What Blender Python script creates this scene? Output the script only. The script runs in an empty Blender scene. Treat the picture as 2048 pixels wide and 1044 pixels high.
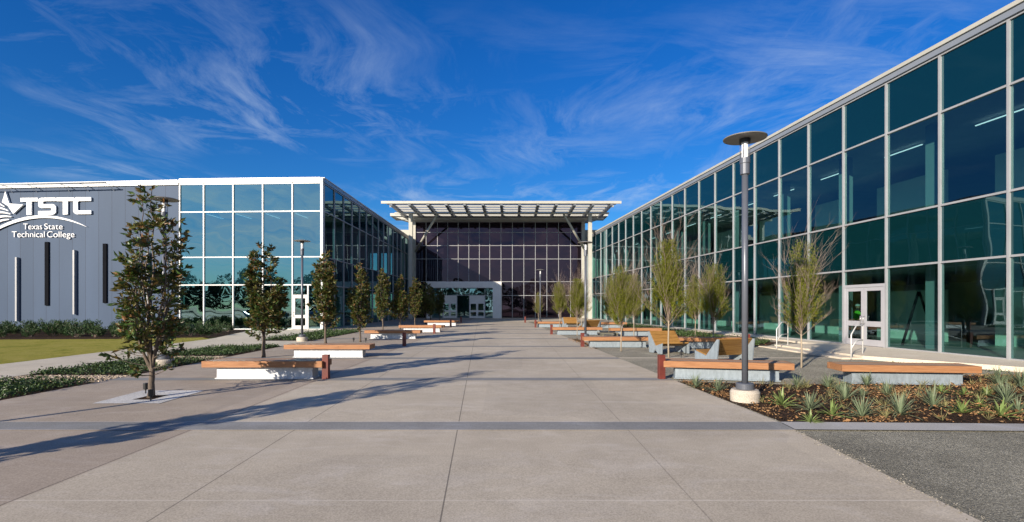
import bpy, bmesh, math, random
from mathutils import Vector, Matrix
R = math.radians
sc = bpy.context.scene
COL = sc.collection
random.seed(7)
H = 1.6; F = 1000.0; CX = 1024.0; HY = 613.0

def G(Y): return -.27 + .0055*min(max(Y, 0), 70)
def gp(x, y):
    Y = 1.87/((y-HY)/1000+.0055)
    return ((x-CX)*Y/F, Y)
def pw(x, y, Y): return ((x-CX)*Y/F, Y, H+(HY-y)*Y/F)

# ------------------------------------------------------------------ materials
class NT:
    def __init__(s, mat):
        s.t = mat.node_tree; s.n = s.t.nodes; s.l = s.t.links
    def node(s, typ, **kw):
        n = s.n.new(typ)
        ins = kw.pop('ins', {})
        for k, v in kw.items(): setattr(n, k, v)
        for k, v in ins.items(): s.put(n, k, v)
        return n
    def put(s, n, k, v):
        i = n.inputs[k]
        if hasattr(v, 'is_output') or isinstance(v, bpy.types.NodeSocket): s.l.new(v, i)
        else: i.default_value = v
    def math(s, op, a, b=None, clamp=False):
        n = s.n.new('ShaderNodeMath'); n.operation = op; n.use_clamp = clamp
        s.put(n, 0, a)
        if b is not None: s.put(n, 1, b)
        return n.outputs[0]
    def noise(s, vec, scale, detail=4, rough=.55, dist=0.0):
        n = s.node('ShaderNodeTexNoise', ins={'Scale': scale, 'Detail': detail, 'Roughness': rough, 'Distortion': dist})
        if vec is not None: s.l.new(vec, n.inputs['Vector'])
        return n.outputs['Fac']
    def ramp(s, fac, stops):
        n = s.n.new('ShaderNodeValToRGB'); s.l.new(fac, n.inputs[0])
        e = n.color_ramp.elements
        while len(e) < len(stops): e.new(.5)
        for i, (p, c) in enumerate(stops):
            e[i].position = p; e[i].color = (*c, 1) if len(c) == 3 else c
        return n.outputs[0]
    def mix(s, fac, a, b, blend='MIX'):
        n = s.n.new('ShaderNodeMix'); n.data_type = 'RGBA'; n.blend_type = blend
        s.put(n, 0, fac)
        for k, v in ((6, a), (7, b)):
            if isinstance(v, tuple): v = (*v, 1) if len(v) == 3 else v
            s.put(n, k, v)
        return n.outputs[2]
    def mapping(s, vec, scale=(1,1,1), loc=(0,0,0), rot=(0,0,0)):
        return s.node('ShaderNodeMapping', ins={'Vector': vec, 'Scale': scale, 'Location': loc, 'Rotation': rot}).outputs[0]
    def bump(s, h, strength=.3, dist=.01):
        return s.node('ShaderNodeBump', ins={'Height': h, 'Strength': strength, 'Distance': dist}).outputs[0]

def newmat(name):
    m = bpy.data.materials.new(name); m.use_nodes = True
    t = NT(m); b = t.n['Principled BSDF']
    return m, t, b
def obco(t): return t.node('ShaderNodeTexCoord').outputs['Object']
def wpos(t): return t.node('ShaderNodeNewGeometry').outputs['Position']

def simple(name, c1, c2=None, scale=6, rough=.6, metal=0, bump=.1, bd=.005, stretch=(1,1,1), spec=.5):
    m, t, b = newmat(name)
    v = t.mapping(obco(t), stretch)
    n = t.noise(v, scale, 5, .6)
    c2 = c2 or tuple(x*.8 for x in c1)
    t.put(b, 'Base Color', t.ramp(n, [(.3, c2), (.7, c1)]))
    b.inputs['Roughness'].default_value = rough; b.inputs['Metallic'].default_value = metal
    b.inputs['Specular IOR Level'].default_value = spec
    if bump: t.put(b, 'Normal', t.bump(t.noise(v, scale*6, 4), bump, bd))
    return m

def concrete(name, c1, c2, speck=.12, joints=None, rough=.8, stain=(.75,), tjoint=None):
    m, t, b = newmat(name)
    p = wpos(t)
    big = t.noise(p, .35, 5, .6, .4)
    mid = t.noise(p, 2.3, 6, .65)
    fine = t.noise(p, 60, 3, .7)
    col = t.ramp(big, [(.30, c2), (.70, c1)])
    blot = t.noise(t.mapping(p, (.7, 1.6, 1)), 1.1, 7, .72, .8)
    col = t.mix(t.math('MULTIPLY', t.math('SUBTRACT', blot, .50, True), 4.0, True), col, tuple(x*k_ for x, k_ in zip(c1, (1.10, 1.14, 1.28))))
    scr = t.noise(t.mapping(p, (.5, 2.5, 1), rot=(0, 0, .4)), 2.2, 8, .8, 1.2)
    col = t.mix(t.math('MULTIPLY', t.math('SUBTRACT', scr, .60, True), 3.0, True), col, tuple(x*.62 for x in c2))
    col = t.mix(t.math('MULTIPLY', t.math('SUBTRACT', mid, .42, True), 1.6, True), col, tuple(x*.72 for x in c2))
    col = t.mix(speck*3, col, t.ramp(fine, [(.35, tuple(x*.55 for x in c2)), (.65, tuple(min(1, x*1.35) for x in c1))]))
    h = t.math('ADD', t.math('MULTIPLY', fine, .6), t.math('MULTIPLY', mid, .5))
    sp = t.node('ShaderNodeSeparateXYZ', ins={0: p}).outputs
    lines = None
    for (a, k, js) in (joints or []):
        d = t.math('ABSOLUTE', t.math('SUBTRACT', sp[0], t.math('ADD', t.math('MULTIPLY', sp[1], k), a)))
        l = t.math('MULTIPLY', t.math('LESS_THAN', d, .0075), js)
        lines = l if lines is None else t.math('MAXIMUM', lines, l)
    if tjoint:
        s0, off = tjoint
        fr = t.math('FRACT', t.math('DIVIDE', t.math('ADD', sp[1], off), s0))
        d = t.math('MULTIPLY', t.math('ABSOLUTE', t.math('SUBTRACT', fr, .5)), s0)
        pl = t.math('MULTIPLY', t.math('LESS_THAN', d, .012), t.math('MULTIPLY', t.noise(p, 3.0, 3), .75))
        col = t.mix(pl, col, (.72, .66, .56))
    if lines is not None:
        col = t.mix(t.math('MULTIPLY', lines, .8), col, (.05, .045, .04))
    if joints:
        lf_ = t.math('GREATER_THAN', t.math('SUBTRACT', -4.72, sp[0]), 0.0)
        col = t.mix(lf_, col, t.mix(1.0, col, (.80, .765, .77), 'MULTIPLY'))
    # faint slab to slab differences
    vo = t.node('ShaderNodeTexVoronoi', ins={'Vector': t.mapping(p, (.33, .21, 1)), 'Scale': 1.0}, distance='CHEBYCHEV').outputs['Color']
    sv = t.node('ShaderNodeSeparateColor', ins={0: vo}).outputs[0]
    g = t.node('ShaderNodeCombineColor').outputs[0]
    n2 = t.ramp(sv, [(0, (.88,.885,.90)), (1, (1.0,)*3)])
    col = t.mix(1.0, col, n2, 'MULTIPLY')
    t.put(b, 'Base Color', col); b.inputs['Roughness'].default_value = rough
    b.inputs['Specular IOR Level'].default_value = .25
    t.put(b, 'Normal', t.bump(h, .35, .006))
    return m

def speckle(name, cols, scale=40, bump=.8, bd=.03, rough=.95, big=.6):
    m, t, b = newmat(name)
    p = wpos(t)
    v = t.node('ShaderNodeTexVoronoi', ins={'Vector': p, 'Scale': scale}).outputs
    s = t.node('ShaderNodeSeparateColor', ins={0: v['Color']}).outputs[0]
    n = len(cols)
    col = t.ramp(s, [(i/(n-1), c) for i, c in enumerate(cols)])
    bn = t.noise(p, big, 5, .65)
    col = t.mix(1.0, col, t.ramp(bn, [(.3, (.6,)*3), (.7, (1.1,)*3)]), 'MULTIPLY')
    t.put(b, 'Base Color', col); b.inputs['Roughness'].default_value = rough
    b.inputs['Specular IOR Level'].default_value = .15
    h = t.math('SUBTRACT', t.math('MULTIPLY', t.noise(p, scale*.25, 6, .7), 1.5), v['Distance'])
    t.put(b, 'Normal', t.bump(h, bump, bd))
    return m

def grass_mat(name):
    m, t, b = newmat(name)
    p = wpos(t)
    a = t.noise(p, .8, 8, .75, .5); f = t.noise(t.mapping(p, (1, .35, 1)), 16, 8, .85)
    col = t.ramp(f, [(.3, (.09, .10, .012)), (.5, (.27, .26, .035)), (.7, (.5, .44, .09))])
    col = t.mix(t.math('MULTIPLY', t.math('SUBTRACT', a, .38, True), 2.6, True), col, (.38, .32, .09))
    col = t.mix(t.math('MULTIPLY', t.math('SUBTRACT', .46, a, True), 5.0, True), col, (.10, .13, .012))
    t.put(b, 'Base Color', col); b.inputs['Roughness'].default_value = .95
    b.inputs['Specular IOR Level'].default_value = .1
    t.put(b, 'Normal', t.bump(f, 1.0, .06))
    return m

def wood(name, c1, c2, c3):
    m, t, b = newmat(name)
    tc = obco(t)
    rnd = t.node('ShaderNodeObjectInfo').outputs['Random']
    off = t.node('ShaderNodeCombineXYZ', ins={0: t.math('MULTIPLY', rnd, 37.0), 1: t.math('MULTIPLY', rnd, 11.0)}).outputs[0]
    v = t.node('ShaderNodeVectorMath', operation='ADD', ins={0: tc, 1: off}).outputs[0]
    g = t.noise(t.mapping(v, (1.3, 16, 22)), 2.2, 6, .65, .6)
    l = t.noise(t.mapping(v, (.35, 7, 9)), 1.0, 2)
    col = t.ramp(g, [(.3, c2), (.5, c1), (.72, c3)])
    col = t.mix(t.math('MULTIPLY', l, .6), col, c2)
    k = t.noise(v, 9, 2, .5)
    col = t.mix(t.math('MULTIPLY', t.math('SUBTRACT', k, .72, True), 5, True), col, tuple(x*.25 for x in c2))
    t.put(b, 'Base Color', col); b.inputs['Roughness'].default_value = .6
    b.inputs['Specular IOR Level'].default_value = .3
    t.put(b, 'Normal', t.bump(g, .25, .004))
    return m

def galv(name, c=(.55, .58, .6)):
    m, t, b = newmat(name)
    v = obco(t)
    s = t.node('ShaderNodeTexVoronoi', ins={'Vector': v, 'Scale': 16.0}).outputs['Color']
    s = t.node('ShaderNodeSeparateColor', ins={0: s}).outputs[0]
    n = t.noise(t.mapping(v, (6, 6, 1)), 3, 5, .7)
    col = t.mix(.35, t.ramp(n, [(.3, tuple(x*.62 for x in c)), (.62, c)]), t.ramp(s, [(0, tuple(x*.75 for x in c)), (1, c)]))
    t.put(b, 'Base Color', col); b.inputs['Roughness'].default_value = .55; b.inputs['Metallic'].default_value = .25
    t.put(b, 'Normal', t.bump(n, .08, .003))
    return m

def glass(name, tint, refl, base, opaque=None, wav=.02, wscale=.55):
    """tinted pane: mirror share grows with grazing angle; the rest is either see-through tint or an opaque back"""
    m, t, b = newmat(name)
    t.n.remove(b)
    tc = obco(t); rnd = t.node('ShaderNodeObjectInfo').outputs['Random']
    off = t.node('ShaderNodeCombineXYZ', ins={0: t.math('MULTIPLY', rnd, 91.0), 1: t.math('MULTIPLY', rnd, 47.0), 2: t.math('MULTIPLY', rnd, 23.0)}).outputs[0]
    v = t.node('ShaderNodeVectorMath', operation='ADD', ins={0: tc, 1: off}).outputs[0]
    n = t.noise(v, wscale, 1, .4)
    nb = t.bump(n, 1.0, wav)
    lw = t.node('ShaderNodeLayerWeight', ins={'Blend': .5}).outputs['Facing']
    p5 = t.math('POWER', lw, 4.0)
    fac = t.math('ADD', t.math('MULTIPLY', p5, 1-base), base, True)
    gl = t.node('ShaderNodeBsdfGlossy', ins={'Color': (*refl, 1), 'Roughness': .01})
    t.l.new(nb, gl.inputs['Normal'])
    if opaque:
        bk = t.node('ShaderNodeBsdfDiffuse', ins={'Color': (*opaque, 1)})
    else:
        bk = t.node('ShaderNodeBsdfTransparent', ins={'Color': (*tint, 1)})
    mx = t.node('ShaderNodeMixShader')
    t.put(mx, 0, fac); t.l.new(bk.outputs[0], mx.inputs[1]); t.l.new(gl.outputs[0], mx.inputs[2])
    t.l.new(mx.outputs[0], t.n['Material Output'].inputs[0])
    return m

def leafmat(name, top, under, var=.5, rough=.35, trans=.25, spec=.5):
    m, t, b = newmat(name)
    at = t.node('ShaderNodeAttribute', attribute_name='lv').outputs['Fac']
    bf = t.node('ShaderNodeNewGeometry').outputs['Backfacing']
    dark = tuple(x*(1-var) for x in top); light = tuple(min(1, x*(1+var)) for x in top)
    col = t.ramp(at, [(0, dark), (.6, top), (.9, light), (1, under)])
    if under != top: col = t.mix(t.math('MULTIPLY', bf, .4), col, under)
    t.put(b, 'Base Color', col); b.inputs['Roughness'].default_value = rough
    b.inputs['Specular IOR Level'].default_value = spec
    if trans:
        tr = t.node('ShaderNodeBsdfTranslucent'); t.put(tr, 0, t.mix(.5, col, tuple(min(1, x*1.6) for x in top)))
        mx = t.node('ShaderNodeMixShader'); mx.inputs[0].default_value = trans
        t.l.new(b.outputs[0], mx.inputs[1]); t.l.new(tr.outputs[0], mx.inputs[2])
        t.l.new(mx.outputs[0], t.n['Material Output'].inputs[0])
    return m

def emis(name, c, s):
    m, t, b = newmat(name)
    b.inputs['Base Color'].default_value = (.8, .8, .8, 1)
    b.inputs['Emission Color'].default_value = (*c, 1); b.inputs['Emission Strength'].default_value = s
    return m

M = {}
JL = [(-.35, -.062, .8), (-3.0, -.03, .75), (-4.72, -.006, .9), (1.72, .0, .4)]
M['plaza'] = concrete('plaza_concrete', (.575, .505, .39), (.42, .36, .275), .12, JL, tjoint=(4.77, 2.4))
M['walk'] = concrete('walk_concrete', (.62, .55, .42), (.52, .46, .35), .1, tjoint=(1.6, .3))
M['band'] = concrete('band_concrete', (.30, .295, .275), (.22, .22, .21), .12)
M['apron'] = concrete('apron_concrete', (.72, .63, .49), (.58, .5, .39), .15)
M['pale'] = concrete('pale_concrete', (.62, .58, .52), (.45, .42, .38), .12)
M['grate'] = speckle('tree_surround_aggregate', [(.5,.5,.48), (.7,.7,.68), (.62,.6,.58), (.8,.8,.78)], 45, .4, .01)
M['gravel'] = speckle('decomposed_gravel', [(.27,.255,.20), (.42,.39,.31), (.19,.18,.14), (.56,.52,.42)], 55, .7, .02)
M['asphalt'] = speckle('dark_gravel', [(.20,.19,.15), (.36,.34,.27), (.13,.125,.10), (.55,.52,.42)], 85, .7, .015)
M['pebble'] = speckle('tan_pebbles', [(.30,.24,.18), (.5,.42,.33), (.2,.17,.14), (.6,.55,.47)], 17, 1, .05)
M['mulch'] = speckle('bark_mulch', [(.024,.015,.01), (.07,.04,.024), (.04,.024,.015), (.15,.085,.05)], 28, 1, .08, big=1.4)
M['lawn'] = grass_mat('lawn_grass')
M['soil'] = simple('far_ground', (.12, .13, .04), (.07, .08, .02), .4, .95)
M['road'] = simple('lot_asphalt', (.06, .06, .062), (.04, .04, .042), 2, .9)
M['wood'] = wood('bench_wood', (.37, .18, .082), (.23, .10, .042), (.47, .25, .125))
M['top_wood'] = wood('grey_brown_bench_top', (.34, .235, .165), (.24, .16, .11), (.44, .32, .235))  # inner seat boards, greyer brown than the orange edge boards
M['wood2'] = wood('lounger_wood', (.32, .17, .045), (.18, .085, .02), (.42, .25, .08))
M['grey_wood'] = wood('weathered_wood', (.16, .15, .11), (.09, .085, .06), (.25, .23, .17))
M['galv'] = galv('galvanized_steel', (.30, .355, .395))
M['galv2'] = galv('pale_galvanized_steel', (.64, .66, .68))
M['red'] = simple('rust_red_steel', (.16, .028, .018), (.09, .018, .012), 5, .5)
M['pole'] = simple('charcoal_paint', (.115, .125, .15), (.10, .11, .13), 4, .35, .2)
M['disc'] = simple('lamp_disc_paint', (.22, .21, .19), (.19, .18, .16), 3, .45, .1, 0)
M['lens'] = simple('lamp_lens', (.85, .85, .85), (.8, .8, .8), 3, .2, 0, 0)
M['collar'] = simple('black_collar', (.02, .02, .022), None, 3, .4, 0, 0)
M['kerb'] = concrete('kerb_concrete', (.46, .45, .42), (.36, .35, .33), .12)
M['footing'] = concrete('footing_concrete', (.55, .49, .4), (.42, .37, .3), .15)
M['white'] = simple('white_metal', (.68, .68, .66), (.60, .60, .58), .8, .35, 0, .03)
M['silver'] = simple('silver_mullion', (.34, .345, .355), (.29, .295, .305), 1.2, .45, .1, .03)
M['beige'] = simple('warm_white_steel', (.44, .43, .375), (.385, .375, .325), 1.2, .45, 0, .05)
M['fascia'] = simple('grey_fascia', (.25, .275, .31), (.21, .235, .27), .6, .4, .2, .03)
M['door'] = simple('door_paint', (.42, .42, .44), (.36, .36, .38), 1.4, .4, .1, .03)
M['wdoor'] = simple('white_door_paint', (.68, .66, .63), (.6, .58, .56), 1.4, .4, 0, .03)
M['steel'] = simple('brushed_steel', (.6, .6, .58), None, 8, .3, .8, 0)
M['black'] = simple('matt_black', (.008, .009, .012), None, 3, .9, 0, 0, spec=.05)
M['int'] = simple('interior_wall_paint', (.72, .76, .68), (.66, .7, .62), .5, .8)
M['intdark'] = simple('interior_dark', (.16, .18, .18), (.1, .12, .12), .5, .8)
M['floor'] = simple('interior_floor', (.35, .36, .34), (.28, .29, .27), .8, .35)
M['ceil'] = simple('interior_ceiling', (.35, .38, .38), (.3, .33, .33), .8, .9)
M['tube'] = emis('lit_tube', (.9, .95, 1), 1.0)
M['roof'] = simple('roof_membrane', (.55, .54, .5), (.45, .44, .42), .5, .8)
M['sign'] = simple('sign_white', (.86, .86, .86), (.82, .82, .82), 2, .35, 0, 0)
M['g_vis'] = glass('teal_glass', (.34, .58, .54), (.50, .72, .80), .15, wav=.010)
M['g_sp'] = glass('teal_spandrel_glass', None, (.4, .66, .75), .12, (.002, .020, .024), wav=.010)
M['g_blue'] = glass('sky_blue_glass', (.10, .22, .24), (.42, .66, .72), .42, wav=.016)
M['g_bsp'] = glass('sky_blue_spandrel', None, (.42, .66, .72), .40, (.006, .03, .04), wav=.008)
M['g_bronze'] = glass('bronze_glass', None, (.42, .29, .40), .095, (.008, .006, .009), wav=.006)
M['g_door'] = glass('door_glass', (.25, .4, .38), (.7, .85, .9), .12, wav=.004)
# panel wall with vertical seams
m, t, b = newmat('grey_blue_panel')
tc = obco(t); sx = t.node('ShaderNodeSeparateXYZ', ins={0: tc}).outputs[0]
fr = t.math('FRACT', t.math('DIVIDE', sx, 1.06))
seam = t.math('LESS_THAN', fr, .016)
n = t.noise(t.mapping(tc, (1, 1, .25)), .5, 4)
fl = t.math('FLOOR', t.math('DIVIDE', sx, 1.06))
wn = t.node('ShaderNodeTexWhiteNoise', noise_dimensions='1D'); t.l.new(fl, wn.inputs['W'])
col = t.ramp(t.math('ADD', t.math('MULTIPLY', n, .7), t.math('MULTIPLY', wn.outputs[0], .3)), [(.3, (.038, .064, .112)), (.7, (.049, .08, .138))])
col = t.mix(seam, col, (.02, .022, .035))
t.put(b, 'Base Color', col); b.inputs['Roughness'].default_value = .6; b.inputs['Specular IOR Level'].default_value = .25
t.put(b, 'Normal', t.bump(t.math('MULTIPLY', seam, -1.0), .5, .01))
M['panel'] = m
M['leaf'] = leafmat('magnolia_leaf', (.052, .095, .018), (.20, .095, .03), .6, .42, .25, .45)
M['leaf_far'] = M['leaf']
M['willow'] = leafmat('willow_leaf', (.16, .18, .012), (.13, .14, .02), .6, .6, .35, .2)
M['cover'] = leafmat('ground_cover_leaf', (.04, .075, .018), (.05, .08, .02), .7, .45, .1, .4)
M['shrub'] = leafmat('shrub_leaf', (.04, .08, .025), (.04, .07, .025), .6, .5, .15, .3)
M['yucca'] = leafmat('yucca_blade', (.17, .22, .13), (.20, .22, .13), .5, .5, .15, .3)
M['agave'] = leafmat('agave_blade', (.18, .25, .08), (.25, .30, .10), .5, .45, .2, .4)
M['canopy'] = simple('canopy_steel', (.34, .335, .30), (.29, .285, .255), 1.2, .5, 0, .05)
M['grit'] = leafmat('grit_mix', (.24, .22, .18), (.4, .37, .3), .6, .9, 0, .1)
M['col'] = simple('column_paint', (.30, .34, .36), (.26, .3, .32), .5, .7)
M['wisp'] = leafmat('dry_grass', (.22, .21, .09), (.3, .26, .12), .6, .6, .2, .2)
M['litter'] = leafmat('dry_leaf', (.23, .125, .055), (.36, .24, .13), .8, .8, .1, .2)
M['stone'] = simple('pebble_stone', (.55, .47, .37), (.35, .29, .22), 4, .8)
M['bark'] = simple('grey_bark', (.15, .115, .085), (.08, .06, .045), 14, .85, 0, .5, .02, (1, 1, .25))
M['bark2'] = simple('pale_bark', (.40, .33, .24), (.26, .21, .15), 14, .8, 0, .3, .01, (1, 1, .2))
M['twig'] = simple('twig_bark', (.25, .19, .15), (.15, .11, .09), 8, .8, 0, 0)
M['far_leaf'] = leafmat('far_tree_leaf', (.06, .07, .03), (.03, .04, .012), .6, .6, .1, .2)
M['vest'] = simple('hi_vis_vest', (.22, .85, .05), None, 3, .7, 0, 0)
M['skin'] = simple('skin', (.45, .26, .18), None, 3, .6, 0, 0)
M['cloth'] = simple('dark_clothes', (.03, .035, .05), None, 3, .9, 0, 0)
M['car_w'] = simple('white_car_paint', (.7, .7, .7), None, 1, .25, .1, 0)
M['car_d'] = simple('dark_car_paint', (.04, .045, .06), None, 1, .2, .3, 0)
M['car_s'] = simple('silver_car_paint', (.4, .42, .43), None, 1, .25, .5, 0)
M['tyre'] = simple('tyre_rubber', (.02, .02, .02), None, 5, .9, 0, 0)
M['amber'] = simple('uplight_black', (.02, .02, .02), None, 5, .45, .1, 0)

# ------------------------------------------------------------------ mesh helpers
class MB:
    def __init__(s): s.v = []; s.f = []; s.sm = []; s.lv = []; s.mi = []
    def add(s, vs, fs, smooth=False, lv=0.0, mi=0):
        o = len(s.v); s.v.extend(vs)
        for f in fs: s.f.append(tuple(i+o for i in f)); s.sm.append(smooth); s.mi.append(mi)
        s.lv.extend([lv]*len(fs)); return s
    def box(s, x0, x1, y0, y1, z0, z1, mi=0):
        return s.add([(x0,y0,z0),(x1,y0,z0),(x1,y1,z0),(x0,y1,z0),(x0,y0,z1),(x1,y0,z1),(x1,y1,z1),(x0,y1,z1)],
                     [(0,3,2,1),(4,5,6,7),(0,1,5,4),(1,2,6,5),(2,3,7,6),(3,0,4,7)], mi=mi)
    def hexa(s, b4, t4):
        return s.add(list(b4)+list(t4), [(0,3,2,1),(4,5,6,7),(0,1,5,4),(1,2,6,5),(2,3,7,6),(3,0,4,7)])
    def bar(s, p, q, w, h=None):
        h = h or w; p = Vector(p); q = Vector(q); d = (q-p).normalized()
        u = d.cross(Vector((0,0,1)));
        if u.length < 1e-3: u = Vector((1,0,0))
        u.normalize(); v = u.cross(d)
        c = [u*w/2+v*h/2, -u*w/2+v*h/2, -u*w/2-v*h/2, u*w/2-v*h/2]
        return s.add([tuple(p+k) for k in c]+[tuple(q+k) for k in c], [(0,1,2,3),(7,6,5,4),(0,4,5,1),(1,5,6,2),(2,6,7,3),(3,7,4,0)])
    def tube(s, pts, rad, n=8, cap=True, lv=0.0):
        pts = [Vector(p) for p in pts]
        if not isinstance(rad, (list, tuple)): rad = [rad]*len(pts)
        vs = []; fs = []
        prev = None
        for i, p in enumerate(pts):
            d = (pts[min(i+1, len(pts)-1)]-pts[max(i-1, 0)]).normalized()
            if prev is None:
                u = d.cross(Vector((0,0,1)))
                if u.length < .05: u = d.cross(Vector((0,1,0)))
            else: u = prev - d*prev.dot(d)
            u.normalize(); prev = u; w = d.cross(u)
            for k in range(n):
                a = 2*math.pi*k/n
                vs.append(tuple(p+(u*math.cos(a)+w*math.sin(a))*rad[i]))
        for i in range(len(pts)-1):
            for k in range(n):
                a = i*n+k; b_ = i*n+(k+1) % n
                fs.append((a, b_, b_+n, a+n))
        if cap: fs.append(tuple(range(n-1, -1, -1))); fs.append(tuple(range((len(pts)-1)*n, len(pts)*n)))
        return s.add(vs, fs, n > 4, lv)
    def lathe(s, prof, n=24, c=(0,0,0)):
        vs = []; fs = []
        for (r, z) in prof:
            for k in range(n):
                a = 2*math.pi*k/n; vs.append((c[0]+r*math.cos(a), c[1]+r*math.sin(a), c[2]+z))
        for i in range(len(prof)-1):
            for k in range(n):
                a = i*n+k; b_ = i*n+(k+1) % n
                fs.append((a, b_, b_+n, a+n))
        fs.append(tuple(range(n-1, -1, -1))); fs.append(tuple(range((len(prof)-1)*n, len(prof)*n)))
        return s.add(vs, fs, False)
    def prism(s, poly, fr, d0, d1):
        """poly in (u,z); fr(u,z,d)->world"""
        n = len(poly)
        vs = [fr(u, z, d0) for u, z in poly]+[fr(u, z, d1) for u, z in poly]
        return s.add(vs, [tuple(range(n)), tuple(range(2*n-1, n-1, -1))]+[(i, (i+1) % n, (i+1) % n+n, i+n) for i in range(n)])
    def build(s, name, mat, parent=None, loc=None, bevel=0, fix=True):
        me = bpy.data.meshes.new(name)
        o0 = Vector(loc) if loc is not None else (Vector(parent['_o']) if parent is not None and '_o' in parent else Vector((0,0,0)))
        vs = [(a-o0.x, b_-o0.y, c-o0.z) for a, b_, c in s.v] if o0.length else s.v
        me.from_pydata(vs, [], s.f)
        for mm in (mat if isinstance(mat, list) else [mat]): me.materials.append(mm)
        me.polygons.foreach_set('use_smooth', s.sm)
        me.polygons.foreach_set('material_index', s.mi)
        if any(s.lv):
            at = me.attributes.new('lv', 'FLOAT', 'FACE'); at.data.foreach_set('value', s.lv)
        elif fix and len(s.f) < 4000:
            bm = bmesh.new(); bm.from_mesh(me); bmesh.ops.recalc_face_normals(bm, faces=bm.faces)
            bm.to_mesh(me); bm.free()
        me.update()
        ob = bpy.data.objects.new(name, me); COL.objects.link(ob)
        if parent is not None: ob.parent = parent
        if loc is not None and parent is None: ob.location = loc
        if bevel:
            md = ob.modifiers.new('bevel', 'BEVEL'); md.width = bevel; md.segments = 2; md.limit_method = 'ANGLE'
        return ob

def tag(o, label, cat, group=None, kind=None):
    if label: o['label'] = label
    if cat: o['category'] = cat
    if group: o['group'] = group
    if kind: o['kind'] = kind
    return o
def thing(name, loc, label, cat, group=None, rz=0, world=False):
    o = bpy.data.objects.new(name, None); COL.objects.link(o); o.empty_display_size = .2
    o.location = loc; o.rotation_euler = (0, 0, rz)
    if world: o['_o'] = list(loc)
    return tag(o, label, cat, group)
def copy_tree(o, parent=None):
    c = o.copy(); COL.objects.link(c); c.parent = parent
    for ch in list(o.children): copy_tree(ch, c)
    return c
def place(proto, used, loc, rz, label, scale=1.0):
    o = copy_tree(proto) if used else proto
    o.location = loc; o.rotation_euler = (0, 0, rz)
    o.scale = (scale,)*3 if not isinstance(scale, tuple) else scale
    o['label'] = label
    return o

def poly(name, pts, off, mat, kind='structure', th=0.0, noise=0.0):
    bm = bmesh.new()
    f = bm.faces.new([bm.verts.new((x, y, 0)) for x, y in pts])
    for yy in (0, 70):
        geom = list(bm.verts)+list(bm.edges)+list(bm.faces)
        bmesh.ops.bisect_plane(bm, geom=geom, plane_co=(0, yy, 0), plane_no=(0, 1, 0))
    for v in bm.verts: v.co.z = G(v.co.y)+off
    bmesh.ops.recalc_face_normals(bm, faces=bm.faces)
    for f in bm.faces:
        if f.normal.z < 0: f.normal_flip()
    if th:
        r = bmesh.ops.extrude_face_region(bm, geom=list(bm.faces))
        # extruded copy goes down
        for e in r['geom']:
            if isinstance(e, bmesh.types.BMVert): e.co.z -= th
        bmesh.ops.recalc_face_normals(bm, faces=bm.faces)
    me = bpy.data.meshes.new(name); bm.to_mesh(me); bm.free(); me.materials.append(mat)
    o = bpy.data.objects.new(name, me); COL.objects.link(o); o['kind'] = kind
    return o

# ------------------------------------------------------------------ ground
def redge(Y): return 4.22-.012*max(0, 7.9-Y)*4 if Y < 7.9 else 4.22-.0585*(Y-7.9)
FX = lambda Y: 17.306-.108*Y       # right facade line
LX = lambda Y: -13.29-.009*Y       # left wing side line

poly('ground', [(-300, -200), (300, -200), (300, 400), (-300, 400)], -.06, M['soil'])
poly('plaza', [(-9.9, -14), (4.0, -14), (4.02, 4.0), (4.22, 7.9), (redge(52), 52), (11.6, 52), (10.2, 66.9), (-13.9, 66.9), (-13.6, 35.2), (-10.1, 35.2), (-10.1, 22), (-9.9, 14)], 0, M['plaza'])
def edge_line(y, xl, xr, ya=None):
    poly('band_edge_line', [(xl, y), (xr, y if ya is None else ya), (xr, (y if ya is None else ya)+.022), (xl, y+.022)], .009, M['pale'])
edge_line(7.385, -9.88, 4.18); edge_line(7.875, -9.88, 4.2)
for i in range(12):
    y0 = 7.42+4.77*i
    xr = redge(y0) if y0 < 52 else redge(52)
    xl = -9.9 if y0 < 33 else -13.5
    if i == 0: continue
    poly('plaza_band', [(xl+.01, y0), (xr-.005, y0), (xr-.005, y0+.42), (xl+.01, y0+.42)], .004, M['band'])
poly('plaza_band', [(-9.89, 7.4), (4.19, 7.4), (4.22, 7.88), (-9.89, 7.88)], .006, M['band'])
poly('kerb', [(4.195, 7.4), (16, 7.08), (16, 7.46), (4.225, 7.88)], .012, M['kerb'])
poly('gravel_court', [(4.225, 7.88), (15.9, 7.88), (FX(52), 52), (redge(52)+.005, 52)], -.012, M['gravel'])
poly('dark_gravel', [(4.0, -14), (26, -14), (26, 7.3), (16, 7.2), (4.21, 7.5), (4.21, 7.39), (4.02, 4.0)], -.012, M['asphalt'])
poly('gravel_joint_band', [(redge(17.2), 17.2), (10.9, 17.2), (10.9, 17.45), (redge(17.3), 17.45)], -.006, M['apron'])
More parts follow.
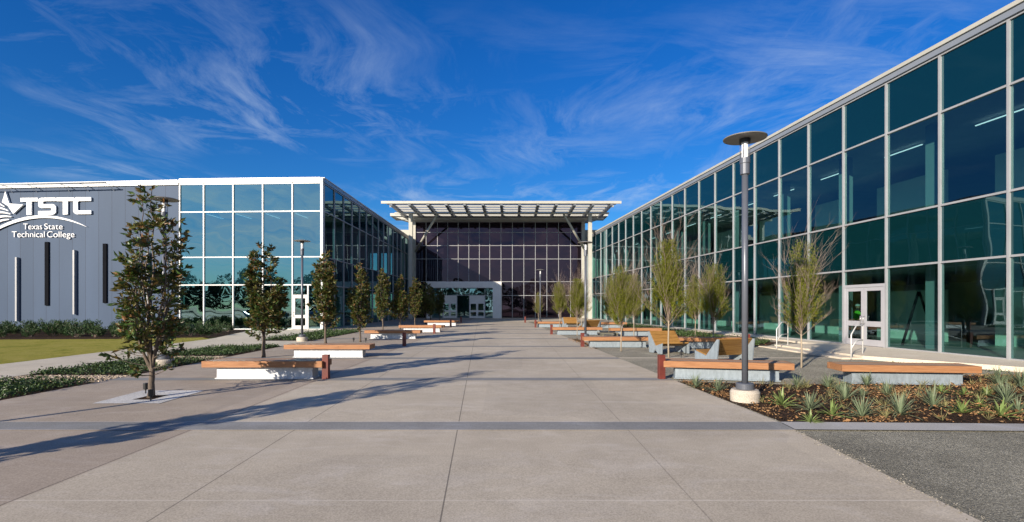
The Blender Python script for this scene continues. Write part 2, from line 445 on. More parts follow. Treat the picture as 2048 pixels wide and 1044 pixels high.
# left beds and walks
BX0, BX1 = -12.8, -9.9
for nm, a, b_, mt in (('planting_bed', -6, 12.1, 'mulch'), ('pebble_strip', 12.1, 13.1, 'pebble'), ('planting_bed', 13.1, 16.9, 'mulch'),
                   ('pebble_strip', 16.9, 17.9, 'pebble'), ('planting_bed', 17.9, 22, 'mulch'), ('cross_walk', 22, 25.2, 'walk'), ('planting_bed', 25.2, 34, 'mulch')):
    x1 = BX1 if b_ < 17 else -10.1
    poly(nm, [(BX0, a), (x1, a), (x1, b_), (BX0, b_)], .006 if mt == 'walk' else -.03, M[mt])
poly('walkway', [(-15.3, -12), (-12.8, -12), (-12.8, 34.0), (-10.1, 34.0), (-10.1, 35.2), (-13.6, 35.2), (-13.6, 36.3), (-18.6, 36.6), (-17.8, 33.0), (-16.0, 26.5)], .002, M['walk'])
poly('lawn', [(-80, -30), (-15.35, -30), (-15.35, 10), (-16.05, 26.6), (-17.2, 27.8), (-21, 26.6), (-80, 22)], -.004, M['lawn'])
poly('mulch_bed', [(-80, 22.0), (-21, 26.6), (-17.2, 27.8), (-16.7, 29), (-17.85, 33.0), (-18.65, 36.7), (-24, 37.1), (-80, 41)], -.02, M['mulch'])
# right front bed (mulch): a bumpy mounded sheet
RB = [(4.28, 7.9), (16, 7.48), (15.9, 9.0), (14.25, 13.2), (10.7, 13.0), (8.1, 11.9), (6.6, 11.55), (4.0, 12.1)]
def inpoly(x, y, P):
    c = False; j = len(P)-1
    for i in range(len(P)):
        if (P[i][1] > y) != (P[j][1] > y) and x < (P[j][0]-P[i][0])*(y-P[i][1])/(P[j][1]-P[i][1])+P[i][0]: c = not c
        j = i
    return c
poly('mulch_bed', RB, -.004, M['mulch'])
poly('mulch_bed', [(3.2, 20.6), (3.62, 21.0), (3.5, 26.4), (2.9, 26.4)], -.006, M['mulch'])
poly('planting_bed', [(9.9, 21.9), (11.3, 22.2), (13.2, 24.6), (10.9, 46), (8.0, 46)], -.006, M['mulch'])
# apron and landing beside the right wing
def apron(): 
    m = MB()
    P = [(15.9, 9.0), (FX(9)-.05, 9.0), (FX(66.8)-.05, 66.8), (FX(66.8)-1.0, 66.8), (FX(24)-1.1, 24), (FX(22.6)-1.1, 22.6), (11.5, 21.9), (11.85, 16.9), (14.1, 13.6)]
    n = len(P)
    m.add([(x, y, -.065) for x, y in P]+[(x, y, -.4) for x, y in P], [tuple(range(n))]+[(i, (i+1) % n, (i+1) % n+n, i+n) for i in range(n)])
    o = m.build('building_apron', M['apron']); o['kind'] = 'structure'
    s = MB()
    P = [(11.15, 16.9), (11.84, 16.9), (11.49, 21.9), (10.8, 21.9)]
    s.add([(x, y, -.125) for x, y in P]+[(x, y, -.4) for x, y in P], [(0,1,2,3)]+[(i, (i+1) % 4, (i+1) % 4+4, i+4) for i in range(4)])
    o = s.build('apron_step', M['apron']); o['kind'] = 'structure'
apron()
poly('pebble_strip', [(FX(24)-2.0, 24.2), (FX(24)-1.12, 24.2), (FX(60)-1.12, 60), (FX(60)-2.0, 60)], .004, M['pebble'])
poly('parking_lot', [(-80, -34), (26, -34), (26, -14.1), (-15.4, -14.1), (-80, -14.1)], .002, M['road'])

# ------------------------------------------------------------------ curtain walls
ROWS = [-.06, 3.18, 5.22, 8.55, 10.6]
def frame_fn(P0, d, n):
    P0 = Vector(P0); d = Vector(d); n = Vector(n)
    def fr(u, z, k): p = P0+d*u+n*k; return (p.x, p.y, z)
    return fr
def fbox(m, fr, u0, u1, z0, z1, d0, d1):
    m.hexa([fr(u0, z0, d0), fr(u1, z0, d0), fr(u1, z0, d1), fr(u0, z0, d1)], [fr(u0, z1, d0), fr(u1, z1, d0), fr(u1, z1, d1), fr(u0, z1, d1)])
def curtain(root, fr, us, rows, mats, fmat, fw=.075, skip=(), proud=.08, name='window_frame'):
    m = MB()
    for u in us: fbox(m, fr, u-fw/2, u+fw/2, rows[0]-.002, rows[-1]+.004, -.10, proud)
    for j, z in enumerate(rows):
        for i in range(len(us)-1):
            if j == 0 and (i, 0) in skip: continue
            fbox(m, fr, us[i]+fw/2-.002, us[i+1]-fw/2+.002, z-fw/2, z+fw/2, -.09, proud-.02)
    m.build(name, fmat, root)
    for i in range(len(us)-1):
        for j in range(len(rows)-1):
            if (i, j) in skip: continue
            g = MB(); a, b_ = us[i]+.01, us[i+1]-.01; c, e = rows[j]+.01, rows[j+1]-.01
            g.add([fr(a, c, 0), fr(b_, c, 0), fr(b_, e, 0), fr(a, e, 0)], [(0, 1, 2, 3)])
            g.build('glass_pane', mats[j], root, fix=False)

def door_leaf(root, fr, u0, u1, z0, z1, mat, hside, gm, d=.05, pull=True):
    m = MB(); s = .13; mid = z0+.92
    fbox(m, fr, u0, u0+s, z0, z1, d-.05, d); fbox(m, fr, u1-s, u1, z0, z1, d-.05, d)
    fbox(m, fr, u0+s, u1-s, z0, z0+.26, d-.05, d-.003); fbox(m, fr, u0+s, u1-s, z1-.15, z1, d-.05, d-.003)
    fbox(m, fr, u0+s, u1-s, mid-.11, mid+.11, d-.05, d-.003)
    dr = m.build('door', mat, root)
    for (a, b_) in ((z0+.26, mid-.11), (mid+.11, z1-.15)):
        g = MB(); g.add([fr(u0+s, a, d-.03), fr(u1-s, a, d-.03), fr(u1-s, b_, d-.03), fr(u0+s, b_, d-.03)], [(0, 1, 2, 3)])
        o = g.build('door_glass', gm, None, fix=False); o.data.transform(Matrix.Translation(-Vector(root['_o']))); o.parent = dr
    if pull:
        uh = u1-.07 if hside > 0 else u0+.07
        h = MB(); h.tube([fr(uh, mid-.0, d), fr(uh, mid, d+.09), fr(uh, mid+.32, d+.09), fr(uh, mid+.32, d)], .016, 6)
        o = h.build('handle', M['steel'], None); o.data.transform(Matrix.Translation(-Vector(root['_o']))); o.parent = dr
    return dr

# ---- right wing
d = Vector((-.108, 1)).normalized(); nrm = Vector((-1, -.108)).normalized()
kY = 1/d.y
frR = frame_fn((FX(0), 0), d, nrm)
rw = thing('glass_wing', (FX(40)+8, 40, -.06), 'long two storey teal glass wing with silver mullions on the right of the plaza', 'building', world=True)
usR = [(11.2+2.24*k)*kY for k in range(25)] + [66.9*kY]
# door bay: between Y=20.16 and 22.4
di = [i for i, u in enumerate(usR) if abs(u/kY-20.16) < .01][0]
curtain(rw, frR, usR, ROWS, [M['g_vis'], M['g_sp'], M['g_vis'], M['g_sp']], M['silver'], skip={(di, 0)}, fw=.07)
u0, u1 = usR[di]+.045, usR[di+1]-.045
m = MB(); fbox(m, frR, u0, u0+.07, -.06, 2.42, -.06, .07); fbox(m, frR, u1-.07, u1, -.06, 2.42, -.06, .07); fbox(m, frR, u0, u1, 2.42, 2.54, -.06, .072)
m.build('door_frame', M['door'], rw)
um = (u0+u1)/2
door_leaf(rw, frR, u0+.075, um-.005, -.05, 2.41, M['door'], 1, M['g_door'])
door_leaf(rw, frR, um+.005, u1-.075, -.05, 2.41, M['door'], -1, M['g_door'])
g = MB(); g.add([frR(u0, 2.54, 0), frR(u1, 2.54, 0), frR(u1, 3.15, 0), frR(u0, 3.15, 0)], [(0,1,2,3)]); g.build('glass_pane', M['g_vis'], rw, fix=False)
m = MB(); fbox(m, frR, -6*kY, 66.9*kY, 10.64, 10.86, -.3, .13); m.build('fascia', M['fascia'], rw)
m = MB(); fbox(m, frR, -6*kY, 66.9*kY, 10.86, 11.0, -.5, .19); m.build('parapet_cap', M['beige'], rw)
m = MB(); fbox(m, frR, 17.2, 66.9*kY, 11.003, 11.25, -1.2, -.55); m.build('roof_kerb', M['beige'], rw)
m = MB(); fbox(m, frR, -6*kY, 11.14*kY, -.4, 10.63, -.2, .03); m.build('wall', M['panel'], rw)
m = MB(); fbox(m, frR, -6*kY, 66.9*kY, 10.62, 10.9, -18, -.5); m.build('roof', M['roof'], rw)
m = MB(); fbox(m, frR, -6*kY, 66.9*kY, -.4, -.07, -18, .06); fbox(m, frR, -6*kY, 66.9*kY, 3.4, 5.1, -18, -.12)
m.build('floor_slab', M['floor'], rw)
m = MB(); fbox(m, frR, -6*kY, 66.9*kY, 8.7, 8.8, -18, -.2); fbox(m, frR, -6*kY, 66.9*kY, 3.30, 3.39, -18, -.13); m.build('ceiling', M['ceil'], rw)
m = MB()
for (z0, z1) in ((-.07, 3.3), (5.1, 8.7)):
    fbox(m, frR, -6*kY, 66.9*kY, z0, z1, -18, -17.8)
    for a, L_ in ((15.0, 2.5), (19.4, 1.6), (23.2, 3.9), (29.3, 2.6), (34.4, 3.5), (41, 3.5), (48, 4), (57, 4)):
        fbox(m, frR, a, a+L_, z0, z1-(.9 if z0 < 0 else .6), -5.9, -5.75)
    fbox(m, frR, -6*kY+.1, -6*kY+.3, z0, z1, -17.8, -.2); fbox(m, frR, 66.5*kY, 66.7*kY, z0, z1, -17.8, -.2)
m.build('interior_wall', M['int'], rw)
for k in range(12):
    u = (14.9+4.48*k)*kY
    m = MB(); fbox(m, frR, u-.2, u+.2, -.06, 10.6, -1.5, -1.1); m.build('column', M['col'], rw)
for k in range(13):
    u = (13.0+4.1*k)*kY
    m = MB()
    fbox(m, frR, u, u+1.9, 8.55, 8.58, -2.65, -2.60)
    m.build('ceiling_light', M['tube'], rw)

# ---- left wing
A = Vector((-13.76, 36.4)); B = Vector((-24.5, 36.9)); C = Vector((-39.4, 38.05)); E = Vector((LX(66.8), 66.8))
dl = (A-B).normalized(); nl = Vector((dl.y, -dl.x))
lw = thing('glass_wing', (-24, 48, -.06), 'two storey glass wing with bright sky blue panes and white frames, left of the plaza', 'building', world=True)
frL = frame_fn(B, dl, nl)
LEN = (A-B).length
def ux(x):  # pixel column -> distance along the left front
    # solve point on line B + dl*u with X/Y = (x-CX)/F
    k = (x-CX)/F
    return (k*B.y-B.x)/(dl.x-k*dl.y)
usL = [ux(360.5), ux(408.3), ux(466.9), ux(526.2), ux(585.5), ux(642.5)]
ds = 4
curtain(lw, frL, usL, [-.06]+ROWS[1:], [M['g_blue'], M['g_bsp'], M['g_blue'], M['g_bsp']], M['white'], skip={(4, 0)}, fw=.08)
# bay with the single door
ub = ux(616.5)
m = MB(); fbox(m, frL, ub-.05, ub+.05, -.06, 3.14, -.09, .075); fbox(m, frL, usL[4]+.05, ub-.05, 2.36, 2.46, -.09, .07)
fbox(m, frL, ub+.05, usL[5]-.05, -.1, -.02, -.09, .05)
m.build('door_frame', M['white'], lw)
door_leaf(lw, frL, usL[4]+.06, ub-.06, -.05, 2.355, M['wdoor'], -1, M['g_blue'])
for (a, b_, c, e) in ((usL[4]+.05, ub-.05, 2.46, 3.14), (ub+.05, usL[5]-.05, -.02, 3.14)):
    g = MB(); g.add([frL(a, c, 0), frL(b_, c, 0), frL(b_, e, 0), frL(a, e, 0)], [(0,1,2,3)]); g.build('glass_pane', M['g_blue'], lw, fix=False)
m = MB(); fbox(m, frL, usL[5]+.045, LEN+.02, -.2, 10.64, -.25, .09); m.build('corner_column', M['white'], lw)
m = MB(); fbox(m, frL, -.02, LEN+.03, 10.66, 10.94, -.5, .13); m.build('fascia', M['white'], lw)
# side
dS = (E-A).normalized(); nS = Vector((dS.y, -dS.x))
frS = frame_fn(A, dS, nS)
LS = (E-A).length
usS = [.12+ (LS-.15)*i/14 for i in range(15)]
curtain(lw, frS, usS, ROWS, [M['g_vis'], M['g_sp'], M['g_vis'], M['g_sp']], M['silver'], fw=.07)
m = MB(); fbox(m, frS, .04, LS, 10.66, 10.94, -.45, .1); m.build('fascia', M['fascia'], lw)
m = MB(); fbox(m, frS, -.04, LS, 10.945, 11.0, -.6, .14); fbox(m, frL, .02, LEN-.15, 10.945, 11.0, -.55, .14); m.build('parapet_cap', M['white'], lw)
# body behind
def slab(m, z0, z1, ins=.3):
    P = [(-60, B.y+3.5), (B.x, B.y+ins), (A.x-ins, A.y+ins), (E.x-ins, E.y), (-60, E.y)]
    n = len(P)
    m.add([(x, y, z0) for x, y in P]+[(x, y, z1) for x, y in P], [tuple(range(n)), tuple(range(n, 2*n))]+[(i, (i+1) % n, (i+1) % n+n, i+n) for i in range(n)])
m = MB(); slab(m, 10.62, 10.9, .5); m.build('roof', M['roof'], lw)
m = MB(); slab(m, -.4, -.08, .12); slab(m, 3.4, 5.1, .14); m.build('floor_slab', M['floor'], lw)
m = MB(); slab(m, 8.72, 8.8, .2); slab(m, 3.3, 3.39, .2); m.build('ceiling', M['ceil'], lw)
m = MB()
for z0, z1 in ((-.07, 3.3), (5.1, 8.7)):
    m.box(-24.4, -24.2, 37.3, 66, z0, z1); m.box(-24.2, -14.4, 50, 50.2, z0, z1); m.box(-18.6, -18.4, 41, 49.9, z0, z1)
m.build('interior_wall', M['intdark'], lw)
for k in range(4):
    m = MB(); u = 1.2+2.3*k
    m.hexa([frL(u, 8.6, -3.2), frL(u+.07, 8.6, -3.2), frL(u+.07, 8.6, -1.2), frL(u, 8.6, -1.2)], [frL(u, 8.64, -3.2), frL(u+.07, 8.64, -3.2), frL(u+.07, 8.64, -1.2), frL(u, 8.64, -1.2)])
    m.build('ceiling_light', M['tube'], lw)
for k in range(6):
    m = MB(); fbox(m, frS, 2.5+4.5*k, 2.9+4.5*k, -.06, 10.6, -1.5, -1.1); m.build('column', M['col'], lw)

# ---- grey panel block with the sign
gb = thing('panelled_block', (-32, 40, -.1), 'grey blue metal panelled block with slot windows and light fins beside the glass wing', 'building', world=True)
dg = (B-C).normalized(); ng = Vector((dg.y, -dg.x))
C2 = B-dg*34
frG = frame_fn(C2, dg, ng); LG = 34.0-.09
def gz(x, y):
    k = (x-CX)/F
    u = (k*C2.y-C2.x)/(dg.x-k*dg.y); Y = C2.y+dg.y*u
    return u, H+(HY-y)*Y/F
m = MB(); fbox(m, frG, 0, LG, -.4, 10.56, -.3, 0)
ob = m.build('wall', M['panel'], None, loc=(C2.x, C2.y, 0))
# align the seams with the wall's own direction
ob.data.transform(Matrix.Rotation(-math.atan2(dg.y, dg.x), 4, 'Z')); ob.rotation_euler = (0, 0, math.atan2(dg.y, dg.x))
ob.parent = gb; ob.location = Vector((C2.x, C2.y, 0))-Vector(gb['_o'])
m = MB(); fbox(m, frG, 0, LG, 10.565, 10.87, -.5, .10); fbox(m, frG, 0, LG, 10.871, 10.93, -.6, .14); m.build('parapet_cap', M['white'], gb)
m = MB(); fbox(m, frG, LG+.005, LG+.085, -.4, 10.9, -.3, .02); m.build('corner_trim', M['black'], gb)
m = MB(); fbox(m, frG, 0, LG, 10.4, 10.56, -14, -.31); m.build('roof', M['roof'], gb)
for (xa, xb, ya, yb) in ((36.0, 39.2, 515, 642), (150.5, 153.8, 500.7, 628.6), (297, 300.5, 505, 640), (-80, -77, 520, 640)):
    a, z1 = gz(xa, ya); b_, z0 = gz(xb, yb)
    m = MB(); fbox(m, frG, a, b_, z0, z1, .002, .22); m.build('fin', M['silver'], gb)
for (xa, xb, ya, yb) in ((91.7, 99.3, 484, 611), (207.6, 215, 487.5, 606), (-24, -17, 480, 608)):
    a, z1 = gz(xa, ya); b_, z0 = gz(xb, yb)
    m = MB(); fbox(m, frG, a, b_, z0, z1, .002, .10)
    w = m.build('slot_window', M['black'], gb)
# sign lighting rail on arms below the parapet
m = MB()
u1_, _ = gz(232, 380); u0_, _ = gz(-200, 380)
m.tube([frG(u0_, 10.62, .85), frG(u1_, 10.62, .85)], .045, 6)
m.build('light_rail', M['fascia'], gb)
for x in (26, 75, 140, 178, 229, -30):
    u, _ = gz(x, 380)
    m = MB(); m.bar(frG(u, 10.60, .1), frG(u, 10.61, .84), .035); m.bar(frG(u, 10.2, .0), frG(u, 10.58, .5), .02)
    m.build('rail_arm', M['white'], gb)

# ---- sign
sg = thing('building_sign', (*frG(*gz(90, 440), .05)[:2], gz(90, 440)[1]), 'white raised letters and star emblem of the technical college on the grey wall', 'sign', world=True)
def cs(x, y): return gz(x/2.9, 340+y/2.9)
def sgn(name, pts, d1=.13):
    m = MB(); m.prism([cs(*p) for p in pts], frG, .03, d1); return m.build(name, M['sign'], sg)
sgn('letter_t', [(129,164),(229,163),(229,184),(192,184),(192,262),(164,262),(164,185),(129,186)])
sgn('letter_s', [(250,163),(331,162),(331,182),(262,183),(258,188),(258,196),(262,200),(316,200),(327,205),(333,214),(333,245),(328,254),(317,260),(231,261),(231,240),(304,239),(308,235),(308,226),(304,222),(248,222),(238,218),(232,210),(232,176),(238,167)])
sgn('letter_t', [(336,162),(437,161),(437,182),(401,182),(401,259),(374,260),(374,183),(336,183)])
sgn('letter_c', [(452,160),(537,160),(537,181),(466,182),(459,188),(459,230),(466,237),(537,236),(537,257),(452,258),(441,252),(434,243),(434,176),(441,166)])
sgn('star', [(43,125),(66,197),(147,203),(89,256),(66,222),(60,212),(24,188),(34,160)], .16)
def swoosh(name, pts, th):
    top = []; bot = []
    for i, (x, y) in enumerate(pts):
        h = th[i]/2; top.append((x, y-h)); bot.append((x, y+h))
    sgn(name, top+bot[::-1])
N = 22
pts = []; th = []
for i in range(N+1):
    tt = i/N; x = -150+tt*660
    # parabola-like arch through the photo's points
    y = 272+ (x-262)**2*(.00094 if x > 262 else .00098); pts.append((x, y)); th.append(1.0+16*math.sin(math.pi*min(1, (tt*.86+.14)))**.8)
swoosh('swoosh', pts, th)
for k, (y0, x1, y1) in enumerate(((198, 36, 214), (222, 58, 238), (244, 70, 257), (267, 76, 273), (292, 62, 288))):
    pp = []; tt_ = []
    for i in range(9):
        a = i/8; x = -95+k*8+a*(x1+95-k*8)
        pp.append((x, (y0+18+k*9)+(y1-y0-18-k*9)*a - 26*math.sin(math.pi*a)*(1-.1*k))); tt_.append(1.5+10*math.sin(math.pi*(.15+.75*a)))
    swoosh('stripe', pp, tt_)
dg3 = bpy.context.evaluated_depsgraph_get
def text(body, x0, x1, ybase, ycap, nm):
    cu = bpy.data.curves.new(nm, 'FONT'); cu.body = body; cu.size = 1; cu.extrude = .025; cu.offset = -.010
    to = bpy.data.objects.new(nm, cu); COL.objects.link(to)
    me = bpy.data.meshes.new_from_object(to.evaluated_get(dg3()))
    bpy.data.objects.remove(to)
    xs = [v.co.x for v in me.vertices]; lo, hi = min(xs), max(xs)
    zcap = .70
    for v in me.vertices:
        px = x0+(v.co.x-lo)/(hi-lo)*(x1-x0); py = ybase-((v.co.y)/zcap)*(ybase-ycap)
        u, z = cs(px, py); w = frG(u, z, .07+v.co.z)
        v.co = Vector(w)-Vector(sg['_o'])
    me.materials.append(M['sign']); me.update()
    o = bpy.data.objects.new(nm, me); COL.objects.link(o); o.parent = sg
    for p in me.polygons: p.use_smooth = False
text('Texas', 142, 251, 345, 311, 'word')
text('State', 264, 370, 345, 311, 'word')
text('Technical', 76, 266, 391, 356, 'word')
text('College', 280, 438, 391, 356, 'word')

# ---- central hall
YC = 67.0; pc = 1000/YC
ch = thing('entrance_hall', (-1.5, 75, 0), 'dark bronze glass entrance hall at the end of the plaza under a flat louvred canopy', 'building', world=True)
frC = frame_fn((0, YC), (1, 0), (0, -1))
xs = [831, 852.4, 875, 895.6, 916.5, 937.7, 958.7, 979.5, 1002, 1024.7, 1047.6, 1070.6, 1093.6, 1117, 1141, 1163]
usC = [(x-CX)/pc for x in xs]
zc = lambda y: H+(HY-y)/pc
rowsC = [.06, zc(591), zc(563.3), zc(518), zc(491.3), zc(464.9), zc(444)]
skipC = {(i, j) for i in range(1, 8) for j in (0, 1)}
curtain(ch, frC, usC, rowsC, [M['g_bronze']]*6, M['silver'], skip=skipC, fw=.065, proud=.08)
m = MB()
m.box(-16.4, 12.2, YC+1.5, YC+22, -.3, 12.1); m.build('wall', M['beige'], ch)
m = MB(); m.hexa([(usC[0]-.9, YC-.3, 12.98), (usC[-1]+1.0, YC-.3, 12.98), (usC[-1]+1.0, YC+1.45, 12.98), (usC[0]-.9, YC+1.45, 12.98)], [(-15.9, YC-.32, 13.62), (12.45, YC-.32, 13.62), (12.45, YC+1.45, 13.62), (-15.9, YC+1.45, 13.62)]); m.build('header', M['beige'], ch)
m = MB(); m.box(-16.2, 12.75, YC-.6, YC+3, 13.62, 14.0); m.build('roof_edge', M['beige'], ch)
m = MB(); m.box(usC[0]-.1, usC[-1]+.1, YC+.4, YC+1.4, .0, 12.97); m.build('interior_wall', M['black'], ch)
for s, x in ((0, (828.5-CX)/pc), (1, (1166.5-CX)/pc)):
    m = MB(); m.box(x-.22, x+.22, YC-.25, YC+.5, 0, 12.97); m.build('corner_pier', M['beige'], ch)
# canopy
cx0, cx1, cy0, cy1 = -15.2, 12.7, 58.0, 67.3
cn = MB(); cn.box(cx0, cx1, cy0, cy0+.18, 13.55, 13.85)
can = cn.build('canopy', M['beige'], ch)
def csub(name, m, mat): 
    o = m.build(name, mat, None); o.data.transform(Matrix.Translation(-Vector(ch['_o']))); o.parent = can; return o
for k in range(6):
    ya = cy0+.20+1.52*k; ya += .0 if k == 0 else .55
    yb = cy0+.20+1.52*(k+1)
    i0 = .35+.3*k
    m = MB(); m.box(cx0+i0, cx1-i0, ya, yb, 13.74, 13.80); csub('deck_panel', m, M['canopy'])
    if k < 5:
        m = MB(); m.box(cx0+i0+.1, cx1-i0-.1, yb+.50, yb+.545, 13.56, 13.81); csub('louvre', m, M['canopy'])
for k in range(13):
    x = cx0+1.1+(cx1-cx0-2.2)*k/12
    m = MB(); m.hexa([(x-.16, cy0+.19, 13.38), (x+.16, cy0+.19, 13.38), (x+.16, cy1, 13.25), (x-.16, cy1, 13.25)], [(x-.16, cy0+.19, 13.73), (x+.16, cy0+.19, 13.73), (x+.16, cy1, 13.73), (x-.16, cy1, 13.73)])
    csub('rafter', m, M['fascia'])
for yy, z0 in ((61.9, 13.05), (65.6, 13.0)):
    m = MB(); m.box(cx0+.7, cx1-.7, yy-.15, yy+.15, z0, 13.24); csub('beam', m, M['beige'])
m = MB(); m.box(cx0+2.2, cx1-2.2, 66.0, YC-.31, 13.0, 13.2); csub('soffit', m, M['beige'])
for x in ((821.8-CX)*.062, (1179.8-CX)*.062):
    m = MB(); m.box(x-.23, x+.23, 61.75, 62.2, -.1, 13.04); csub('column', m, M['beige'])
for (xa, ya, xb, yb) in ((831, 503, 875, 427), (1171, 502, 1127.5, 427.5)):
    p = pw(xa, ya, 66.2); q = pw(xb, yb, 62.0)
    m = MB(); m.tube([p, (q[0], q[1], 13.04)], .15, 10); csub('brace', m, M['beige'])
# entry portal
fp = 64.2; kp = 1000/fp
m = MB()
xl, xm, xr = (852-CX)/kp, (985.5-CX)/kp, (1003-CX)/kp
zt = H+(HY-563)/kp; zb = H+(HY-575.5)/kp
m.box(xl, xm, fp, YC-.12, zb, zt); m.box(xm, xr, fp, YC-.12, .0, zt-.004)
m.box(xl, xl+.5, fp+.01, YC-.13, .0, zb)
m.build('portal', M['wdoor'], ch)
fq = 65.6; kq = 1000/fq
frP = frame_fn((0, fq), (1, 0), (0, -1))
zq = lambda y: H+(HY-y)/kq
usP = [xl+.5, (885.5-CX)/kq, (914-CX)/kq, (938.8-CX)/kq, (970-CX)/kq, xm-.003]
curtain(ch, frP, usP, [.08, zq(590.6), zb], [M['g_blue'], M['g_blue']], M['silver'], skip={(1, 0), (3, 0)}, fw=.08)
for i in (1, 3):
    a, b_ = usP[i]+.04, usP[i+1]-.04; mm = (a+b_)/2
    zt2 = 2.12
    m = MB(); fbox(m, frP, a, b_, zt2, zq(590.6)-.04, -.05, .06); m.build('door_header', M['wdoor'], ch)
    door_leaf(ch, frP, a, mm-.01, .08, zt2-.005, M['wdoor'], 1, M['g_blue'], pull=False)
    door_leaf(ch, frP, mm+.01, b_, .08, zt2-.005, M['wdoor'], -1, M['g_blue'], pull=False)
m = MB(); m.box(xl+.5, xm, fq+.5, fq+.6, .0, zb); m.build('vestibule_wall', M['int'], ch)

# ------------------------------------------------------------------ benches
def make_bench(gm, L=2.96, W=.68):
    r = thing('wood_bench', (0,0,0), '', 'bench', 'timber benches on galvanized bases')
    m = MB(); n = 6
    # boards running lengthwise with a solid deeper board along each long edge
    bw = (W-.012*(n-1))/n; tp = MB()
    for k in range(n):
        y = -W/2+k*(bw+.012); zz = .30 if k in (0, n-1) else .385
        (m if k in (0, n-1) else tp).box(-L/2+(0 if k in (0, n-1) else .052), L/2-(0 if k in (0, n-1) else .052), y, y+bw, zz, .455 if k in (0, n-1) else .453)
    m.box(-L/2, -L/2+.05, -W/2+bw+.001, W/2-bw-.001, .30, .454); m.box(L/2-.05, L/2, -W/2+bw+.001, W/2-bw-.001, .30, .454)
    m.build('seat', M['wood'], r, bevel=.006); tp.build('seat_boards', M['top_wood'], r, bevel=.004)
    m = MB(); l = L/2-.29; w = W/2-.15
    m.box(-l, l, -w, w, .03, .27); m.box(-l-.03, l+.03, -w-.035, w+.035, 0.004, .03); m.box(-l-.02, l+.02, -w-.02, w+.02, .27, .299)
    m.build('base', gm, r, bevel=.004)
    return r
bps = [make_bench(M['galv2']), make_bench(M['galv'])]
BD = [ # centre x, y, rot deg, label
 ((-6.15, 12.62), 0, 'nearest timber bench left of the path, in front of the first red post'),
 ((-6.38, 17.55), 0, 'second timber bench on the left, behind the nearest one, half covered by leaf shadow'),
 ((-6.35, 26.85), 0, 'third timber bench on the left, level with the second red post row'),
 ((-5.95, 33.1), 0, 'fourth timber bench on the left, just behind a red post, sunlit top'),
 ((-5.95, 42.5), 0, 'farthest timber bench on the left, in shade before the entrance doors'),
 ((5.27, 12.40), -12, 'timber bench behind the near lamp pole, attached beside a red post on the right'),
 ((9.15, 11.75), -6, 'timber bench standing alone in the planting bed at the far right'),
 ((4.53, 21.55), 0, 'timber bench on the right behind the young tree and the second red post'),
 ((3.93, 30.25), 0, 'timber bench on the right crossed by the middle lamp pole'),
 ((3.25, 39.8), 0, 'farthest timber bench on the right edge of the path'),
 ((7.2, 29.3), 0, 'timber bench in the gravel court left of the reclined sunlit bench'),
 ((8.15, 21.1), 0, 'timber bench along the low planting between the two reclined benches'),
 ((7.3, 38.5), 0, 'timber bench far back in the gravel court near the glass wing'),
]
for i, ((x, y), rz, lb) in enumerate(BD): place(bps[int(x > 0)], i not in (0, 5), (x, y, G(y)), R(rz), lb)

# red posts
pr = thing('square_post', (0,0,0), '', 'post', 'rust red square posts along the path')
m = MB(); m.box(-.075, .075, -.075, .075, 0, .60); m.build('shaft', M['red'], pr, bevel=.004)
m = MB(); m.lathe([(.022, 0), (.022, .012)], 12); ob = m.build('reflector', M['steel'], pr); ob.rotation_euler = (0, R(90), 0); ob.location = (.075, 0, .52)
PD = [((-4.63, 12.45), 'left'), ((-4.76, 22.1), 'left'), ((-4.88, 31.4), 'left'), ((-4.95, 40.4), 'left'), ((-4.99, 49.0), 'left'),
      ((3.72, 12.45), 'right'), ((3.07, 21.8), 'right'), ((2.42, 30.6), 'right'), ((1.85, 39.4), 'right'), ((1.3, 49.5), 'right'), ((9.85, 20.9), 'court')]
ordn = ['nearest', 'second', 'third', 'fourth', 'fifth and farthest']
for i, ((x, y), s) in enumerate(PD):
    lb = f'{ordn[i % 5]} rust red square post on the {s} side of the path' if s != 'court' else 'rust red post at the end of the bench in the gravel court'
    place(pr, i > 0, (x, y, G(y)), R(3 if i % 2 else 0), lb)

# lamps
def make_lamp(ht=5.1):
    r = thing('street_lamp', (0,0,0), '', 'street lamp', 'round topped charcoal lamp posts')
    m = MB(); m.lathe([(.26, -.1), (.27, .17), (.24, .22), (.0001, .225)], 32); m.build('footing', M['footing'], r)
    m = MB(); m.lathe([(.155, .222), (.165, .232), (.165, .33), (.15, .345), (.07, .35)], 32); m.build('base_plate', M['pole'], r)
    m = MB(); m.tube([(0,0,.345), (0,0,ht-.68)], .057, 24); m.build('pole', M['pole'], r)
    m = MB(); m.lathe([(.062, ht-.74), (.086, ht-.73), (.086, ht-.53), (.096, ht-.52), (.096, ht-.42), (.06, ht-.41)], 24)
    c = m.build('head', M['pole'], r)
    for a in range(4):
        m = MB(); t_ = math.pi/4+a*math.pi/2
        m.tube([(.088*math.cos(t_), .088*math.sin(t_), ht-.42), (.088*math.cos(t_), .088*math.sin(t_), ht-.06)], .008, 6)
        o = m.build('strut', M['pole'], None); o.parent = c
    m = MB(); m.lathe([(.060, ht-.41), (.060, ht-.12)], 20); m.build('lens', M['lens'], r)
    m = MB(); m.lathe([(.10, ht-.12), (.10, ht-.05)], 20); m.build('collar', M['collar'], r)
    m = MB(); m.lathe([(.39, ht-.045), (.395, ht-.03), (.30, ht+.0), (.12, ht+.03), (.001, ht+.035)], 48); m.build('disc_shade', M['disc'], r)
    return r
lp = make_lamp()
